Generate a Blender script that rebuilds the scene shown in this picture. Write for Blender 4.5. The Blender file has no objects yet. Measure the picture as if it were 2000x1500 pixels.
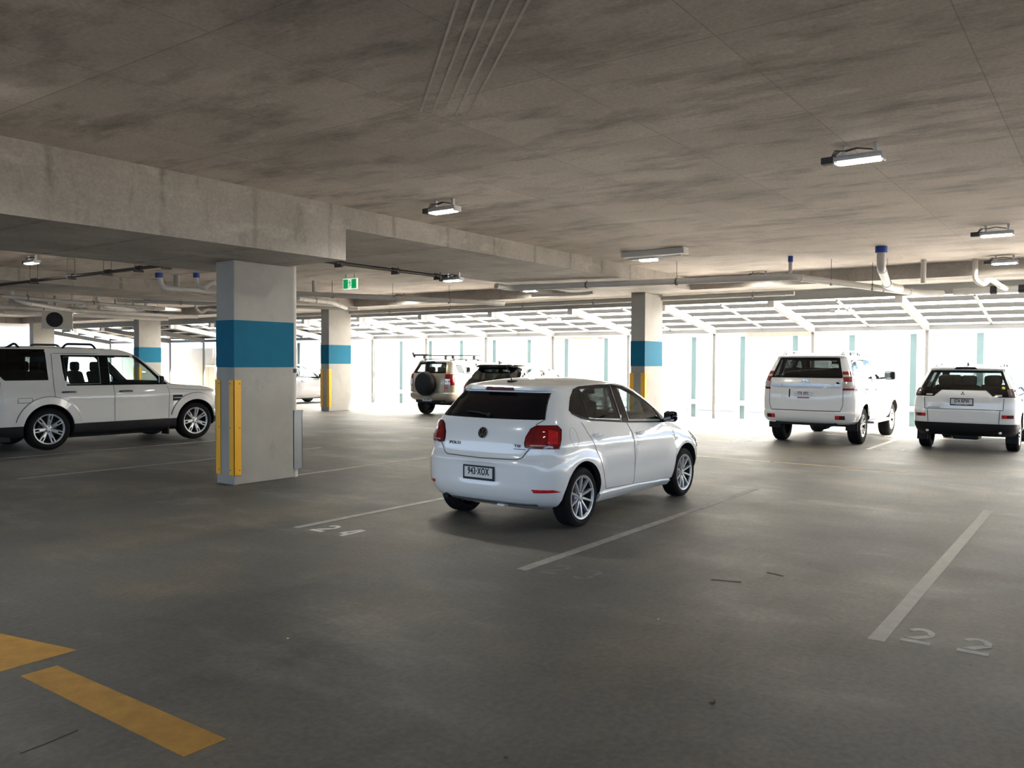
import bpy, bmesh, math, random
from mathutils import Vector, Matrix
from mathutils.bvhtree import BVHTree
random.seed(7)
S = bpy.context.scene
C = S.collection
R = math.radians

# ------------------------------------------------------------------ camera, sky, sun, exposure
F_PX, YAW, PITCH, ROLL, EYE = 1616.3, 0.62938, -0.02653, 0.004867, 1.6925
fw = Vector((math.cos(YAW)*math.cos(PITCH), math.sin(YAW)*math.cos(PITCH), math.sin(PITCH)))
rt = Vector((math.sin(YAW), -math.cos(YAW), 0))
up = rt.cross(fw)
rt2 = rt*math.cos(ROLL) + up*math.sin(ROLL)
up2 = -rt*math.sin(ROLL) + up*math.cos(ROLL)
cd = bpy.data.cameras.new('camera'); cam = bpy.data.objects.new('camera', cd); C.objects.link(cam)
cd.sensor_width = 36; cd.lens = F_PX/2000*36; cd.clip_end = 400; cd.clip_start = 0.05
M4 = Matrix((( rt2.x, up2.x, -fw.x, 0), (rt2.y, up2.y, -fw.y, 0), (rt2.z, up2.z, -fw.z, EYE), (0, 0, 0, 1)))
cam.matrix_world = M4
S.camera = cam

SKY_STRENGTH, SUN_STRENGTH = 2.9, 88.0
w = bpy.data.worlds.new('sky'); S.world = w; w.use_nodes = True
nt = w.node_tree; nt.nodes.clear()
o_ = nt.nodes.new('ShaderNodeOutputWorld'); bg = nt.nodes.new('ShaderNodeBackground')
geo = nt.nodes.new('ShaderNodeNewGeometry'); sep = nt.nodes.new('ShaderNodeSeparateXYZ')
rmp = nt.nodes.new('ShaderNodeValToRGB')
tc = nt.nodes.new('ShaderNodeTexCoord')
nt.links.new(tc.outputs['Generated'], sep.inputs[0])
nt.links.new(sep.outputs['Z'], rmp.inputs[0])
rmp.color_ramp.elements[0].position = 0.0; rmp.color_ramp.elements[0].color = (0.58, 0.77, 1.0, 1)
rmp.color_ramp.elements[1].position = 0.9; rmp.color_ramp.elements[1].color = (0.36, 0.60, 1.0, 1)
nt.links.new(rmp.outputs[0], bg.inputs[0]); bg.inputs[1].default_value = SKY_STRENGTH
nt.links.new(bg.outputs[0], o_.inputs[0])
sd = bpy.data.lights.new('sun', 'SUN'); so = bpy.data.objects.new('sun', sd); C.objects.link(so)
sd.energy = SUN_STRENGTH; sd.angle = R(0.6); sd.color = (1.0, 0.91, 0.78)
so.rotation_euler = Vector((-0.24, 0.50, -0.85)).to_track_quat('-Z', 'Y').to_euler()
so.location = (30, -10, 30)
vs = S.view_settings
vs.view_transform = 'Standard'; vs.look = 'None'; vs.gamma = 1; vs.exposure = 0.2
vs.use_curve_mapping = False

# ------------------------------------------------------------------ helpers
def tag(o, label=None, cat=None, group=None, kind=None):
    if label: o['label'] = label
    if cat: o['category'] = cat
    if group: o['group'] = group
    if kind: o['kind'] = kind
    return o
def empty(name, loc=(0, 0, 0), label=None, cat=None, group=None):
    o = bpy.data.objects.new(name, None); C.objects.link(o); o.location = loc
    o.empty_display_size = 0.1
    return tag(o, label, cat, group)
def link(name, me, parent=None, loc=None):
    o = bpy.data.objects.new(name, me); C.objects.link(o)
    if parent is not None: o.parent = parent
    if loc is not None: o.location = loc
    return o
def copy_tree(o, parent=None):
    c = o.copy(); C.objects.link(c); c.parent = parent
    for ch in list(o.children): copy_tree(ch, c)
    return c
class MB:
    """collects polygons; build() links them as one mesh object"""
    def __init__(s): s.v = []; s.f = []; s.m = []; s.mats = []
    def slot(s, m):
        if m not in s.mats: s.mats.append(m)
        return s.mats.index(m)
    def add(s, vs, fs, m=None):
        b = len(s.v); s.v += [tuple(v) for v in vs]; s.f += [tuple(i+b for i in f) for f in fs]
        k = s.slot(m) if m is not None else 0
        s.m += [k]*len(fs); return s
    def box(s, a, b, m=None):
        (x0, y0, z0), (x1, y1, z1) = a, b
        vs = [(x0,y0,z0),(x1,y0,z0),(x1,y1,z0),(x0,y1,z0),(x0,y0,z1),(x1,y0,z1),(x1,y1,z1),(x0,y1,z1)]
        return s.add(vs, [(0,3,2,1),(4,5,6,7),(0,1,5,4),(1,2,6,5),(2,3,7,6),(3,0,4,7)], m)
    def cbox(s, c, d, m=None):
        return s.box([c[i]-d[i]/2 for i in range(3)], [c[i]+d[i]/2 for i in range(3)], m)
    def rbox(s, a, b, r=0.01, m=None, seg=2):
        """box with rounded edges"""
        bm = bmesh.new(); bmesh.ops.create_cube(bm, size=1)
        for v in bm.verts:
            v.co = Vector([(a[i]+b[i])/2 + v.co[i]*(b[i]-a[i]) for i in range(3)])
        r = min(r, 0.49*min(abs(b[i]-a[i]) for i in range(3)))
        bmesh.ops.bevel(bm, geom=list(bm.edges), offset=r, segments=seg, affect='EDGES', profile=0.5)
        bm.verts.index_update()
        s.add([v.co for v in bm.verts], [[v.index for v in f.verts] for f in bm.faces], m); bm.free(); return s
    def bar(s, p, q, wd, ht, m=None, upv=(0, 0, 1)):
        p, q = Vector(p), Vector(q); d = (q-p).normalized(); u = Vector(upv)
        sx = d.cross(u)
        if sx.length < 1e-4: sx = d.cross(Vector((1, 0, 0)))
        sx.normalize(); u = sx.cross(d).normalized()
        vs = [c + sx*a*wd/2 + u*b*ht/2 for c in (p, q) for a, b in ((-1,-1),(1,-1),(1,1),(-1,1))]
        return s.add(vs, [(0,1,2,3),(7,6,5,4),(0,4,5,1),(1,5,6,2),(2,6,7,3),(3,7,4,0)], m)
    def tube(s, pts, r, n=10, m=None, caps=True, closed=False):
        pts = [Vector(p) for p in pts]; k = len(pts); rs = r if isinstance(r, (list, tuple)) else [r]*k
        b = len(s.v); vs = []; prev = None
        for i, p in enumerate(pts):
            if closed: d = pts[(i+1) % k]-pts[i-1]
            else: d = (pts[min(i+1, k-1)]-pts[max(i-1, 0)])
            d.normalize()
            if prev is None:
                a = d.cross(Vector((0, 0, 1)))
                if a.length < 0.05: a = d.cross(Vector((1, 0, 0)))
            else: a = prev - d*prev.dot(d)
            a.normalize(); prev = a; bb = d.cross(a)
            vs += [p + (a*math.cos(2*math.pi*j/n)+bb*math.sin(2*math.pi*j/n))*rs[i] for j in range(n)]
        fs = []
        for i in range(k if closed else k-1):
            i2 = (i+1) % k
            for j in range(n):
                fs.append((i*n+j, i*n+(j+1) % n, i2*n+(j+1) % n, i2*n+j))
        if caps and not closed: fs += [tuple(reversed(range(n))), tuple((k-1)*n+j for j in range(n))]
        return s.add(vs, fs, m)
    def lathe(s, prof, n=32, axis='y', c=(0, 0, 0), m=None, closed=False):
        """prof: list of (r, h) ; revolved about axis"""
        vs = []; k = len(prof)
        for r, h in prof:
            for j in range(n):
                a = 2*math.pi*j/n; x, y = r*math.cos(a), r*math.sin(a)
                v = {'y': (x, h, y), 'z': (x, y, h), 'x': (h, x, y)}[axis]
                vs.append((v[0]+c[0], v[1]+c[1], v[2]+c[2]))
        fs = []
        for i in range(k if closed else k-1):
            i2 = (i+1) % k
            for j in range(n): fs.append((i*n+j, i*n+(j+1) % n, i2*n+(j+1) % n, i2*n+j))
        return s.add(vs, fs, m)
    def disc(s, c, r, n=24, axis='y', m=None):
        vs = []
        for j in range(n):
            a = 2*math.pi*j/n; x, y = r*math.cos(a), r*math.sin(a)
            v = {'y': (x, 0, y), 'z': (x, y, 0), 'x': (0, x, y)}[axis]
            vs.append((v[0]+c[0], v[1]+c[1], v[2]+c[2]))
        return s.add(vs, [tuple(range(n))], m)
    def mesh(s, name, mat=None, smooth=None):
        me = bpy.data.meshes.new(name); me.from_pydata(s.v, [], s.f)
        bm = bmesh.new(); bm.from_mesh(me); bmesh.ops.recalc_face_normals(bm, faces=bm.faces); bm.to_mesh(me); bm.free()
        if s.mats:
            for m in s.mats: me.materials.append(m)
            me.polygons.foreach_set('material_index', s.m)
        elif mat is not None: me.materials.append(mat)
        if smooth is not None:
            me.polygons.foreach_set('use_smooth', [True]*len(me.polygons))
            me.set_sharp_from_angle(angle=R(smooth))
        me.update(); return me
    def build(s, name, mat=None, parent=None, loc=None, smooth=None):
        return link(name, s.mesh(name, mat, smooth), parent, loc)

# ------------------------------------------------------------------ materials
MT = {}
def mat(name, col, rough=0.5, metal=0.0, coat=0.0, spec=None, var=0.0, vscale=3.0, stretch=(1, 1, 1), bump=0.0, bscale=60, emit=None, estr=0.0, col2=None, transl=0.0, clear=0.0):
    m = bpy.data.materials.new(name); m.use_nodes = True; nt = m.node_tree; N = nt.nodes; L = nt.links
    b = N['Principled BSDF']; b.inputs['Roughness'].default_value = rough; b.inputs['Metallic'].default_value = metal
    b.inputs['Coat Weight'].default_value = coat; b.inputs['Coat Roughness'].default_value = 0.03
    if spec is not None: b.inputs['Specular IOR Level'].default_value = spec
    c4 = (*col, 1); b.inputs['Base Color'].default_value = c4
    tcn = N.new('ShaderNodeTexCoord'); mp = N.new('ShaderNodeMapping'); L.new(tcn.outputs['Object'], mp.inputs[0])
    mp.inputs['Scale'].default_value = stretch
    if var > 0 or col2:
        nz = N.new('ShaderNodeTexNoise'); nz.inputs['Scale'].default_value = vscale; nz.inputs['Detail'].default_value = 8
        nz.inputs['Roughness'].default_value = 0.62; L.new(mp.outputs[0], nz.inputs['Vector'])
        rp = N.new('ShaderNodeValToRGB'); e = rp.color_ramp.elements
        e[0].position = 0.3; e[1].position = 0.7
        e[0].color = (*[c*(1-var) for c in col], 1) if not col2 else (*col2, 1)
        e[1].color = (*[min(1, c*(1+var)) for c in col], 1)
        L.new(nz.outputs['Fac'], rp.inputs[0]); L.new(rp.outputs[0], b.inputs['Base Color'])
    if bump > 0:
        n2 = N.new('ShaderNodeTexNoise'); n2.inputs['Scale'].default_value = bscale; n2.inputs['Detail'].default_value = 4
        L.new(tcn.outputs['Object'], n2.inputs['Vector'])
        bp = N.new('ShaderNodeBump'); bp.inputs['Strength'].default_value = bump; bp.inputs['Distance'].default_value = 0.01
        L.new(n2.outputs['Fac'], bp.inputs['Height']); L.new(bp.outputs[0], b.inputs['Normal'])
    if emit: b.inputs['Emission Color'].default_value = (*emit, 1); b.inputs['Emission Strength'].default_value = estr
    if transl > 0:
        tr = N.new('ShaderNodeBsdfTranslucent'); tr.inputs[0].default_value = c4
        mx = N.new('ShaderNodeMixShader'); mx.inputs[0].default_value = transl
        out = N['Material Output']; L.new(b.outputs[0], mx.inputs[1]); L.new(tr.outputs[0], mx.inputs[2]); L.new(mx.outputs[0], out.inputs[0])
        if clear > 0:
            tp = N.new('ShaderNodeBsdfTransparent'); tp.inputs[0].default_value = c4; m2 = N.new('ShaderNodeMixShader'); m2.inputs[0].default_value = clear
            L.new(mx.outputs[0], m2.inputs[1]); L.new(tp.outputs[0], m2.inputs[2]); L.new(m2.outputs[0], out.inputs[0])
    MT[name] = m; return m
def glass(name, tint, refl=(0.9, 0.95, 1.0)):
    m = bpy.data.materials.new(name); m.use_nodes = True; nt = m.node_tree; N = nt.nodes; L = nt.links
    N.remove(N['Principled BSDF']); out = N['Material Output']
    t = N.new('ShaderNodeBsdfTransparent'); t.inputs[0].default_value = (*tint, 1)
    g = N.new('ShaderNodeBsdfGlossy'); g.inputs['Color'].default_value = (*refl, 1); g.inputs['Roughness'].default_value = 0.0
    fr = N.new('ShaderNodeFresnel'); gm = N.new('ShaderNodeNewGeometry')
    io = N.new('ShaderNodeMapRange'); io.inputs['To Min'].default_value = 1.5; io.inputs['To Max'].default_value = 1/1.5
    L.new(gm.outputs['Backfacing'], io.inputs['Value']); L.new(io.outputs[0], fr.inputs[0])
    mx = N.new('ShaderNodeMixShader'); L.new(fr.outputs[0], mx.inputs[0]); L.new(t.outputs[0], mx.inputs[1]); L.new(g.outputs[0], mx.inputs[2])
    L.new(mx.outputs[0], out.inputs[0]); MT[name] = m; return m

def surface(name, build, rough=0.6, bump=0.15, bscale=40, bdist=0.004):
    """concrete-like material; build(N, L, vec) -> colour socket (and optional roughness socket)"""
    m = bpy.data.materials.new(name); m.use_nodes = True; nt = m.node_tree; N = nt.nodes; L = nt.links
    b = N['Principled BSDF']; b.inputs['Roughness'].default_value = rough
    g = N.new('ShaderNodeNewGeometry')
    res = build(N, L, g.outputs['Position'])
    L.new(res[0], b.inputs['Base Color'])
    if len(res) > 1: L.new(res[1], b.inputs['Roughness'])
    n2 = N.new('ShaderNodeTexNoise'); n2.inputs['Scale'].default_value = bscale; n2.inputs['Detail'].default_value = 6
    L.new(g.outputs['Position'], n2.inputs['Vector'])
    bp = N.new('ShaderNodeBump'); bp.inputs['Strength'].default_value = bump; bp.inputs['Distance'].default_value = bdist
    L.new(n2.outputs['Fac'], bp.inputs['Height']); L.new(bp.outputs[0], b.inputs['Normal'])
    MT[name] = m; return m
def nz_(N, L, vec, scale, stretch=(1, 1, 1), detail=8, rough=0.6, off=(0, 0, 0)):
    mp = N.new('ShaderNodeMapping'); mp.inputs['Scale'].default_value = stretch; mp.inputs['Location'].default_value = off
    L.new(vec, mp.inputs[0]); n = N.new('ShaderNodeTexNoise'); n.inputs['Scale'].default_value = scale
    n.inputs['Detail'].default_value = detail; n.inputs['Roughness'].default_value = rough
    L.new(mp.outputs[0], n.inputs['Vector']); return n.outputs['Fac']
def ramp_(N, L, fac, stops):
    r = N.new('ShaderNodeValToRGB'); e = r.color_ramp.elements
    while len(e) < len(stops): e.new(0.5)
    for i, (p, c) in enumerate(stops):
        e[i].position = p; e[i].color = (*c, 1) if not isinstance(c, (int, float)) else (c, c, c, 1)
    L.new(fac, r.inputs[0]); return r.outputs[0]
def mix_(N, L, a, b, fac, mode='MIX'):
    x = N.new('ShaderNodeMix'); x.data_type = 'RGBA'; x.blend_type = mode
    if isinstance(fac, (int, float)): x.inputs[0].default_value = fac
    else: L.new(fac, x.inputs[0])
    for s, v in ((6, a), (7, b)):
        if isinstance(v, tuple): x.inputs[s].default_value = (*v, 1)
        else: L.new(v, x.inputs[s])
    return x.outputs[2]
def math_(N, L, op, a, b=None, c=None):
    x = N.new('ShaderNodeMath'); x.operation = op
    for i, v in enumerate((a, b, c)):
        if v is None: continue
        if isinstance(v, (int, float)): x.inputs[i].default_value = v
        else: L.new(v, x.inputs[i])
    return x.outputs[0]
def joint_(N, L, vec, axis, period, off, width):
    """1 on formwork joint lines every period metres"""
    sp = N.new('ShaderNodeSeparateXYZ'); L.new(vec, sp.inputs[0])
    v = math_(N, L, 'ADD', sp.outputs[axis], -off+100*period)
    v = math_(N, L, 'MODULO', v, period)
    v = math_(N, L, 'SUBTRACT', v, period/2); v = math_(N, L, 'ABSOLUTE', v)
    return math_(N, L, 'GREATER_THAN', v, period/2-width)
def floor_cols(N, L, vec):
    a = ramp_(N, L, nz_(N, L, vec, 0.35, detail=6), [(0.32, (0.072, 0.072, 0.070)), (0.68, (0.115, 0.113, 0.108))])
    big = nz_(N, L, vec, 0.55, detail=7, rough=0.6, off=(20, 3, 0))
    a = mix_(N, L, a, (0.15, 0.134, 0.107), ramp_(N, L, big, [(0.46, 0.0), (0.64, 0.8)]))
    b = nz_(N, L, vec, 1.1, stretch=(1.0, 0.45, 1), detail=9, rough=0.68, off=(3, 7, 0))
    a = mix_(N, L, a, (0.18, 0.172, 0.158), ramp_(N, L, b, [(0.54, 0.0), (0.72, 0.75)]))
    d = nz_(N, L, vec, 0.8, stretch=(0.5, 1.2, 1), detail=9, rough=0.7, off=(11, 2, 0))
    a = mix_(N, L, a, (0.05, 0.05, 0.049), ramp_(N, L, d, [(0.52, 0.0), (0.74, 0.8)]))
    f = nz_(N, L, vec, 26, detail=3)
    a = mix_(N, L, a, ramp_(N, L, f, [(0.3, 0.8), (0.7, 1.2)]), 1.0, 'MULTIPLY')
    s = nz_(N, L, vec, 9, detail=2, off=(5, 5, 0))
    a = mix_(N, L, a, (0.035, 0.033, 0.03), ramp_(N, L, s, [(0.76, 0.0), (0.79, 0.8)]))
    rg = ramp_(N, L, b, [(0.3, 0.68), (0.7, 0.50)])
    return a, rg
def ceil_cols(N, L, vec):
    a = ramp_(N, L, nz_(N, L, vec, 0.45, detail=5), [(0.3, (0.49, 0.425, 0.372)), (0.7, (0.76, 0.663, 0.585))])
    sp = N.new('ShaderNodeSeparateXYZ'); L.new(vec, sp.inputs[0])          # each formwork sheet left its own tone
    cx = math_(N, L, 'FLOOR', math_(N, L, 'DIVIDE', math_(N, L, 'SUBTRACT', sp.outputs[0], 6.95), 1.9)); cy = math_(N, L, 'FLOOR', math_(N, L, 'DIVIDE', math_(N, L, 'SUBTRACT', sp.outputs[1], 0.8), 1.29))
    cmb = N.new('ShaderNodeCombineXYZ'); L.new(cx, cmb.inputs[0]); L.new(cy, cmb.inputs[1]); wn = N.new('ShaderNodeTexWhiteNoise'); L.new(cmb.outputs[0], wn.inputs['Vector'])
    a = mix_(N, L, a, ramp_(N, L, wn.outputs['Value'], [(0.0, 0.93), (1.0, 1.06)]), 1.0, 'MULTIPLY')
    b = nz_(N, L, vec, 1.5, stretch=(1.5, 0.55, 1), detail=9, rough=0.7)
    a = mix_(N, L, a, (0.26, 0.225, 0.195), ramp_(N, L, b, [(0.49, 0.0), (0.68, 0.85)]))
    d = nz_(N, L, vec, 2.2, stretch=(1.4, 0.5, 1), detail=9, rough=0.7, off=(9, 4, 1))
    a = mix_(N, L, a, (0.88, 0.77, 0.685), ramp_(N, L, d, [(0.58, 0.0), (0.76, 0.6)]))
    j = math_(N, L, 'MAXIMUM', joint_(N, L, vec, 0, 1.9, 6.95, 0.006), joint_(N, L, vec, 1, 1.29, 0.8, 0.005))
    a = mix_(N, L, a, (0.22, 0.20, 0.175), math_(N, L, 'MULTIPLY', j, 0.5))
    f = nz_(N, L, vec, 30, detail=3)
    a = mix_(N, L, a, ramp_(N, L, f, [(0.3, 0.88), (0.7, 1.12)]), 1.0, 'MULTIPLY')
    return (a,)
def beam_cols(N, L, vec):
    a = ramp_(N, L, nz_(N, L, vec, 0.9, detail=7), [(0.3, (0.30, 0.272, 0.24)), (0.7, (0.44, 0.402, 0.36))])
    b = nz_(N, L, vec, 2.4, stretch=(1.6, 1.6, 0.6), detail=9, rough=0.72)
    a = mix_(N, L, a, (0.17, 0.155, 0.135), ramp_(N, L, b, [(0.56, 0.0), (0.74, 0.75)]))
    # dark vertical pour joints along the beam, ragged
    sp = N.new('ShaderNodeSeparateXYZ'); L.new(vec, sp.inputs[0])
    wob = math_(N, L, 'MULTIPLY', math_(N, L, 'SUBTRACT', nz_(N, L, vec, 9, detail=5), 0.5), 0.05)
    xx = math_(N, L, 'MODULO', math_(N, L, 'ADD', math_(N, L, 'ADD', sp.outputs[0], wob), 99.95), 1.19)
    xx = math_(N, L, 'ABSOLUTE', math_(N, L, 'SUBTRACT', xx, 0.3))
    k = ramp_(N, L, xx, [(0.0, 1.0), (0.055, 0.0)])
    pn = ramp_(N, L, nz_(N, L, vec, 6, stretch=(1, 1, 0.35), detail=6, off=(2, 2, 8)), [(0.38, 0.15), (0.6, 1.0)])
    a = mix_(N, L, a, (0.15, 0.138, 0.118), math_(N, L, 'MULTIPLY', math_(N, L, 'MULTIPLY', k, pn), 0.75))
    se = ramp_(N, L, nz_(N, L, vec, 1.3, stretch=(1.0, 1.0, 2.5), detail=8, off=(4, 1, 3)), [(0.55, 0.0), (0.72, 0.6)])
    a = mix_(N, L, a, (0.60, 0.56, 0.49), se)
    f = nz_(N, L, vec, 34, detail=3)
    a = mix_(N, L, a, ramp_(N, L, f, [(0.3, 0.88), (0.7, 1.1)]), 1.0, 'MULTIPLY')
    return (a,)
def column_cols(N, L, vec):
    a = ramp_(N, L, nz_(N, L, vec, 1.2, detail=7), [(0.3, (0.30, 0.287, 0.262)), (0.7, (0.385, 0.37, 0.337))])
    b = nz_(N, L, vec, 2.6, stretch=(1, 1, 0.7), detail=9, rough=0.7)
    a = mix_(N, L, a, (0.24, 0.23, 0.21), ramp_(N, L, b, [(0.56, 0.0), (0.74, 0.6)]))
    return (a,)
surface('floor_concrete', floor_cols, 0.55, 0.25, 45, 0.003)
surface('ceiling_concrete', ceil_cols, 0.75, 0.2, 30)
surface('beam_concrete', beam_cols, 0.75, 0.25, 30)
surface('column_concrete', column_cols, 0.7, 0.2, 40)
mat('blue_paint', (0.004, 0.125, 0.215), 0.6, spec=0.15, var=0.06, bump=0.08)
mat('yellow_guard', (0.86, 0.44, 0.012), 0.45, var=0.05)
mat('white_line', (0.62, 0.615, 0.58), 0.75, var=0.1, vscale=9, bump=0.2)
mat('faded_line', (0.31, 0.308, 0.29), 0.7, var=0.25, vscale=6)
mat('ghost_line', (0.15, 0.148, 0.14), 0.7, var=0.2, vscale=6)
mat('yellow_line', (0.42, 0.225, 0.035), 0.7, var=0.22, vscale=7, bump=0.2)
mat('faded_yellow', (0.36, 0.27, 0.165), 0.7, var=0.2, vscale=5)
mat('white_steel', (0.11, 0.11, 0.109), 0.55, var=0.04)
mat('grey_steel', (0.017, 0.017, 0.017), 0.6, 0.0, var=0.05)
mat('fluoro_white', (0.62, 0.61, 0.58), 0.5, var=0.04)
mat('edge_grey', (0.34, 0.335, 0.32), 0.6, var=0.06)
mat('galv', (0.5, 0.51, 0.52), 0.4, 0.7, var=0.1, vscale=20)
mat('teal_steel', (0.085, 0.14, 0.155), 0.6, var=0.05)
mat('roof_sheet', (0.90, 0.90, 0.88), 0.5, transl=0.75, clear=0.12)
mat('screen_sheet', (0.85, 0.86, 0.86), 0.5, transl=0.45)
mat('pvc', (0.58, 0.56, 0.53), 0.45, var=0.06)
mat('pvc_grey', (0.40, 0.39, 0.37), 0.5, var=0.06)
mat('blue_collar', (0.01, 0.06, 0.36), 0.5, var=0.05)
mat('black_pipe', (0.03, 0.022, 0.02), 0.5, var=0.2)
mat('rod', (0.16, 0.15, 0.14), 0.5, 0.5)
mat('dark_box', (0.06, 0.058, 0.055), 0.6, var=0.1)
mat('cream_box', (0.62, 0.58, 0.48), 0.5, var=0.04)
mat('guard_box', (0.26, 0.275, 0.285), 0.4, 0.6, var=0.08)
mat('led', (0.9, 0.9, 0.9), 0.4, emit=(1.0, 0.98, 0.9), estr=14.0)
mat('exit_green', (0.0, 0.32, 0.09), 0.4, emit=(0.0, 0.6, 0.17), estr=0.35)
mat('exit_white', (0.8, 0.9, 0.8), 0.4, emit=(0.8, 1.0, 0.85), estr=0.6)
mat('wall_concrete', (0.55, 0.54, 0.52), 0.7, var=0.08, vscale=1.2, bump=0.1)
mat('bounce_apron', (0.42, 0.395, 0.36), 0.75, var=0.1, vscale=1.5, bump=0.1)
mat('dark_ground', (0.06, 0.06, 0.062), 0.9, var=0.2)
mat('ground_pale', (0.34, 0.325, 0.30), 0.8, var=0.12, vscale=0.6)
mat('facade_pale', (0.80, 0.78, 0.74), 0.7, var=0.05)
mat('facade_red', (0.55, 0.16, 0.12), 0.7, var=0.08)
mat('window_dark', (0.035, 0.04, 0.045), 0.6, spec=0.1)
mat('roof_metal', (0.30, 0.30, 0.295), 0.5, 0.2)
mat('leaf_litter', (0.16, 0.12, 0.075), 0.8, var=0.2)
mat('rubber_mark', (0.05, 0.048, 0.045), 0.8)
mat('paper', (0.7, 0.7, 0.68), 0.8)
# car materials
mat('paint_white', (0.85, 0.87, 0.885), 0.22, coat=1.0, var=0.01)
mat('paint_cream', (0.78, 0.77, 0.73), 0.28, coat=1.0, var=0.01)
mat('paint_beige', (0.38, 0.335, 0.265), 0.32, 0.35, coat=1.0, var=0.03)
mat('paint_black', (0.012, 0.012, 0.014), 0.2, coat=1.0, var=0.02)
mat('paint_silver', (0.13, 0.13, 0.138), 0.3, 0.6, coat=1.0, var=0.02)
mat('black_plastic', (0.012, 0.012, 0.014), 0.55, spec=0.25, var=0.1)
mat('gloss_black', (0.004, 0.004, 0.006), 0.06, spec=0.32, var=0.02)
mat('cabin_dark', (0.012, 0.012, 0.013), 0.8, var=0.1)
mat('seat_cloth', (0.014, 0.014, 0.016), 0.85, var=0.1)
mat('tyre', (0.010, 0.010, 0.011), 0.8, spec=0.2, var=0.15, vscale=12)
mat('alloy', (0.52, 0.53, 0.55), 0.32, 0.55, var=0.03)
mat('alloy_dark', (0.05, 0.05, 0.053), 0.45, 0.5, var=0.05)
mat('chrome', (0.8, 0.81, 0.83), 0.08, 1.0, var=0.01)
mat('seam', (0.11, 0.112, 0.115), 0.6)
mat('seam_light', (0.5, 0.51, 0.52), 0.5)
mat('lamp_red', (0.30, 0.004, 0.008), 0.06, coat=1.0, col2=(0.13, 0.002, 0.004), vscale=11)
mat('lamp_red_bright', (0.62, 0.015, 0.02), 0.1, coat=1.0, var=0.25, vscale=20)
mat('lamp_dark_red', (0.10, 0.004, 0.006), 0.1, coat=1.0, var=0.15)
mat('lamp_clear', (0.62, 0.60, 0.60), 0.08, 0.3, coat=1.0, var=0.2, vscale=18)
mat('lamp_smoke', (0.10, 0.075, 0.075), 0.08, 0.2, coat=1.0, var=0.3, vscale=25)
mat('plate_white', (0.74, 0.75, 0.77), 0.4, var=0.02)
mat('plate_ink', (0.012, 0.012, 0.02), 0.5)
mat('plate_maroon', (0.35, 0.03, 0.07), 0.5)
mat('sticker_yellow', (0.75, 0.6, 0.05), 0.5)
mat('badge_red', (0.6, 0.03, 0.05), 0.4)
glass('glass_privacy', (0.03, 0.035, 0.036))
glass('glass_tint', (0.36, 0.44, 0.44))
glass('glass_smoke', (0.20, 0.235, 0.235))
glass('glass_clear', (0.74, 0.86, 0.85))
# ------------------------------------------------------------------ the building
ZC, ZB, ZD = 3.77, 3.47, 3.05       # slab soffit, shallow band soffit, deep beam soffit
def struct(name, mb, m, parent=None, **k):
    o = mb.build(name, m, parent, **k); o['kind'] = 'structure'; return o
struct('floor', MB().box((-8.5, -23, -0.3), (20.8, 48, 0)), MT['floor_concrete'])
struct('floor', MB().box((20.8, -23, -0.3), (26, 48, 0)), MT['bounce_apron'])  # verandah floor, made paler to bounce sunlight up to the far ceiling
struct('ground', MB().box((26, -80, -0.7), (120, 140, -0.32)), MT['ground_pale'])
struct('ground', MB().box((-60, -80, -0.72), (26, 140, -0.34)), MT['dark_ground'])  # unseen ground, darkened to keep bounced light off the near ceiling
ceil_o = struct('ceiling', MB().box((-8.5, -23, ZC), (20.8, 48, 4.05)), MT['ceiling_concrete'])
# shallow band beams over the column rows and along the slab edge, deep beam towards the camera's left
ROWS = (-13.9, -2.05, 9.8, 21.55, 33.4, 45.2)
for y in ROWS:
    struct('band_beam', MB().box((7.72, y-1.4, ZB), (18.9, y+1.4, ZC)), MT['beam_concrete'])
    struct('deep_beam', MB().box((-8.5, y-1.4, ZD), (7.72, y+1.4, ZC)), MT['beam_concrete'])
struct('edge_beam', MB().box((18.9, -23, ZB), (20.8, 48, ZC)), MT['beam_concrete'])
# lens flare streaks drawn as pale strips on the soffit near the camera
for i in range(5):
    t = i/4
    a = Vector((3.60+0.32*t, 2.98-0.24*t, ZC-0.001)); d = Vector((1.55, 1.72, 0))
    MB().bar(a, a+d, 0.018, 0.002).build('flare_streak', MT['ceiling_line'] if 'ceiling_line' in MT else mat('ceiling_line', (0.64, 0.575, 0.515), 0.8, var=0.12, vscale=8), ceil_o)
struct('wall_back', MB().box((-8.7, -23, -0.3), (-8.5, 48, 0.9)), MT['wall_concrete'])
struct('wall_right', MB().box((-8.5, -23.2, -0.3), (26, -23, 1.0)), MT['wall_concrete'])
wl = struct('wall_left', MB().box((25.06, 29.6, -0.3), (25.12, 48, 2.2)), MT['wall_concrete'])
yy = 29.6
while yy < 47.5:
    MB().rbox((24.9, yy+0.01, 0.0), (25.06, yy+2.62, 2.34), 0.012).build('wall_panel', MT['wall_concrete'], wl); yy += 2.64
we = struct('wall_end', MB().box((-8.5, 47.06, -0.3), (25.1, 47.12, 2.2)), MT['wall_concrete'])
xx = -8.5
while xx < 24.5:
    MB().rbox((xx+0.01, 46.9, 0), (xx+2.92, 47.06, 2.4), 0.012).build('wall_panel', MT['wall_concrete'], we); xx += 2.94

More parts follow.
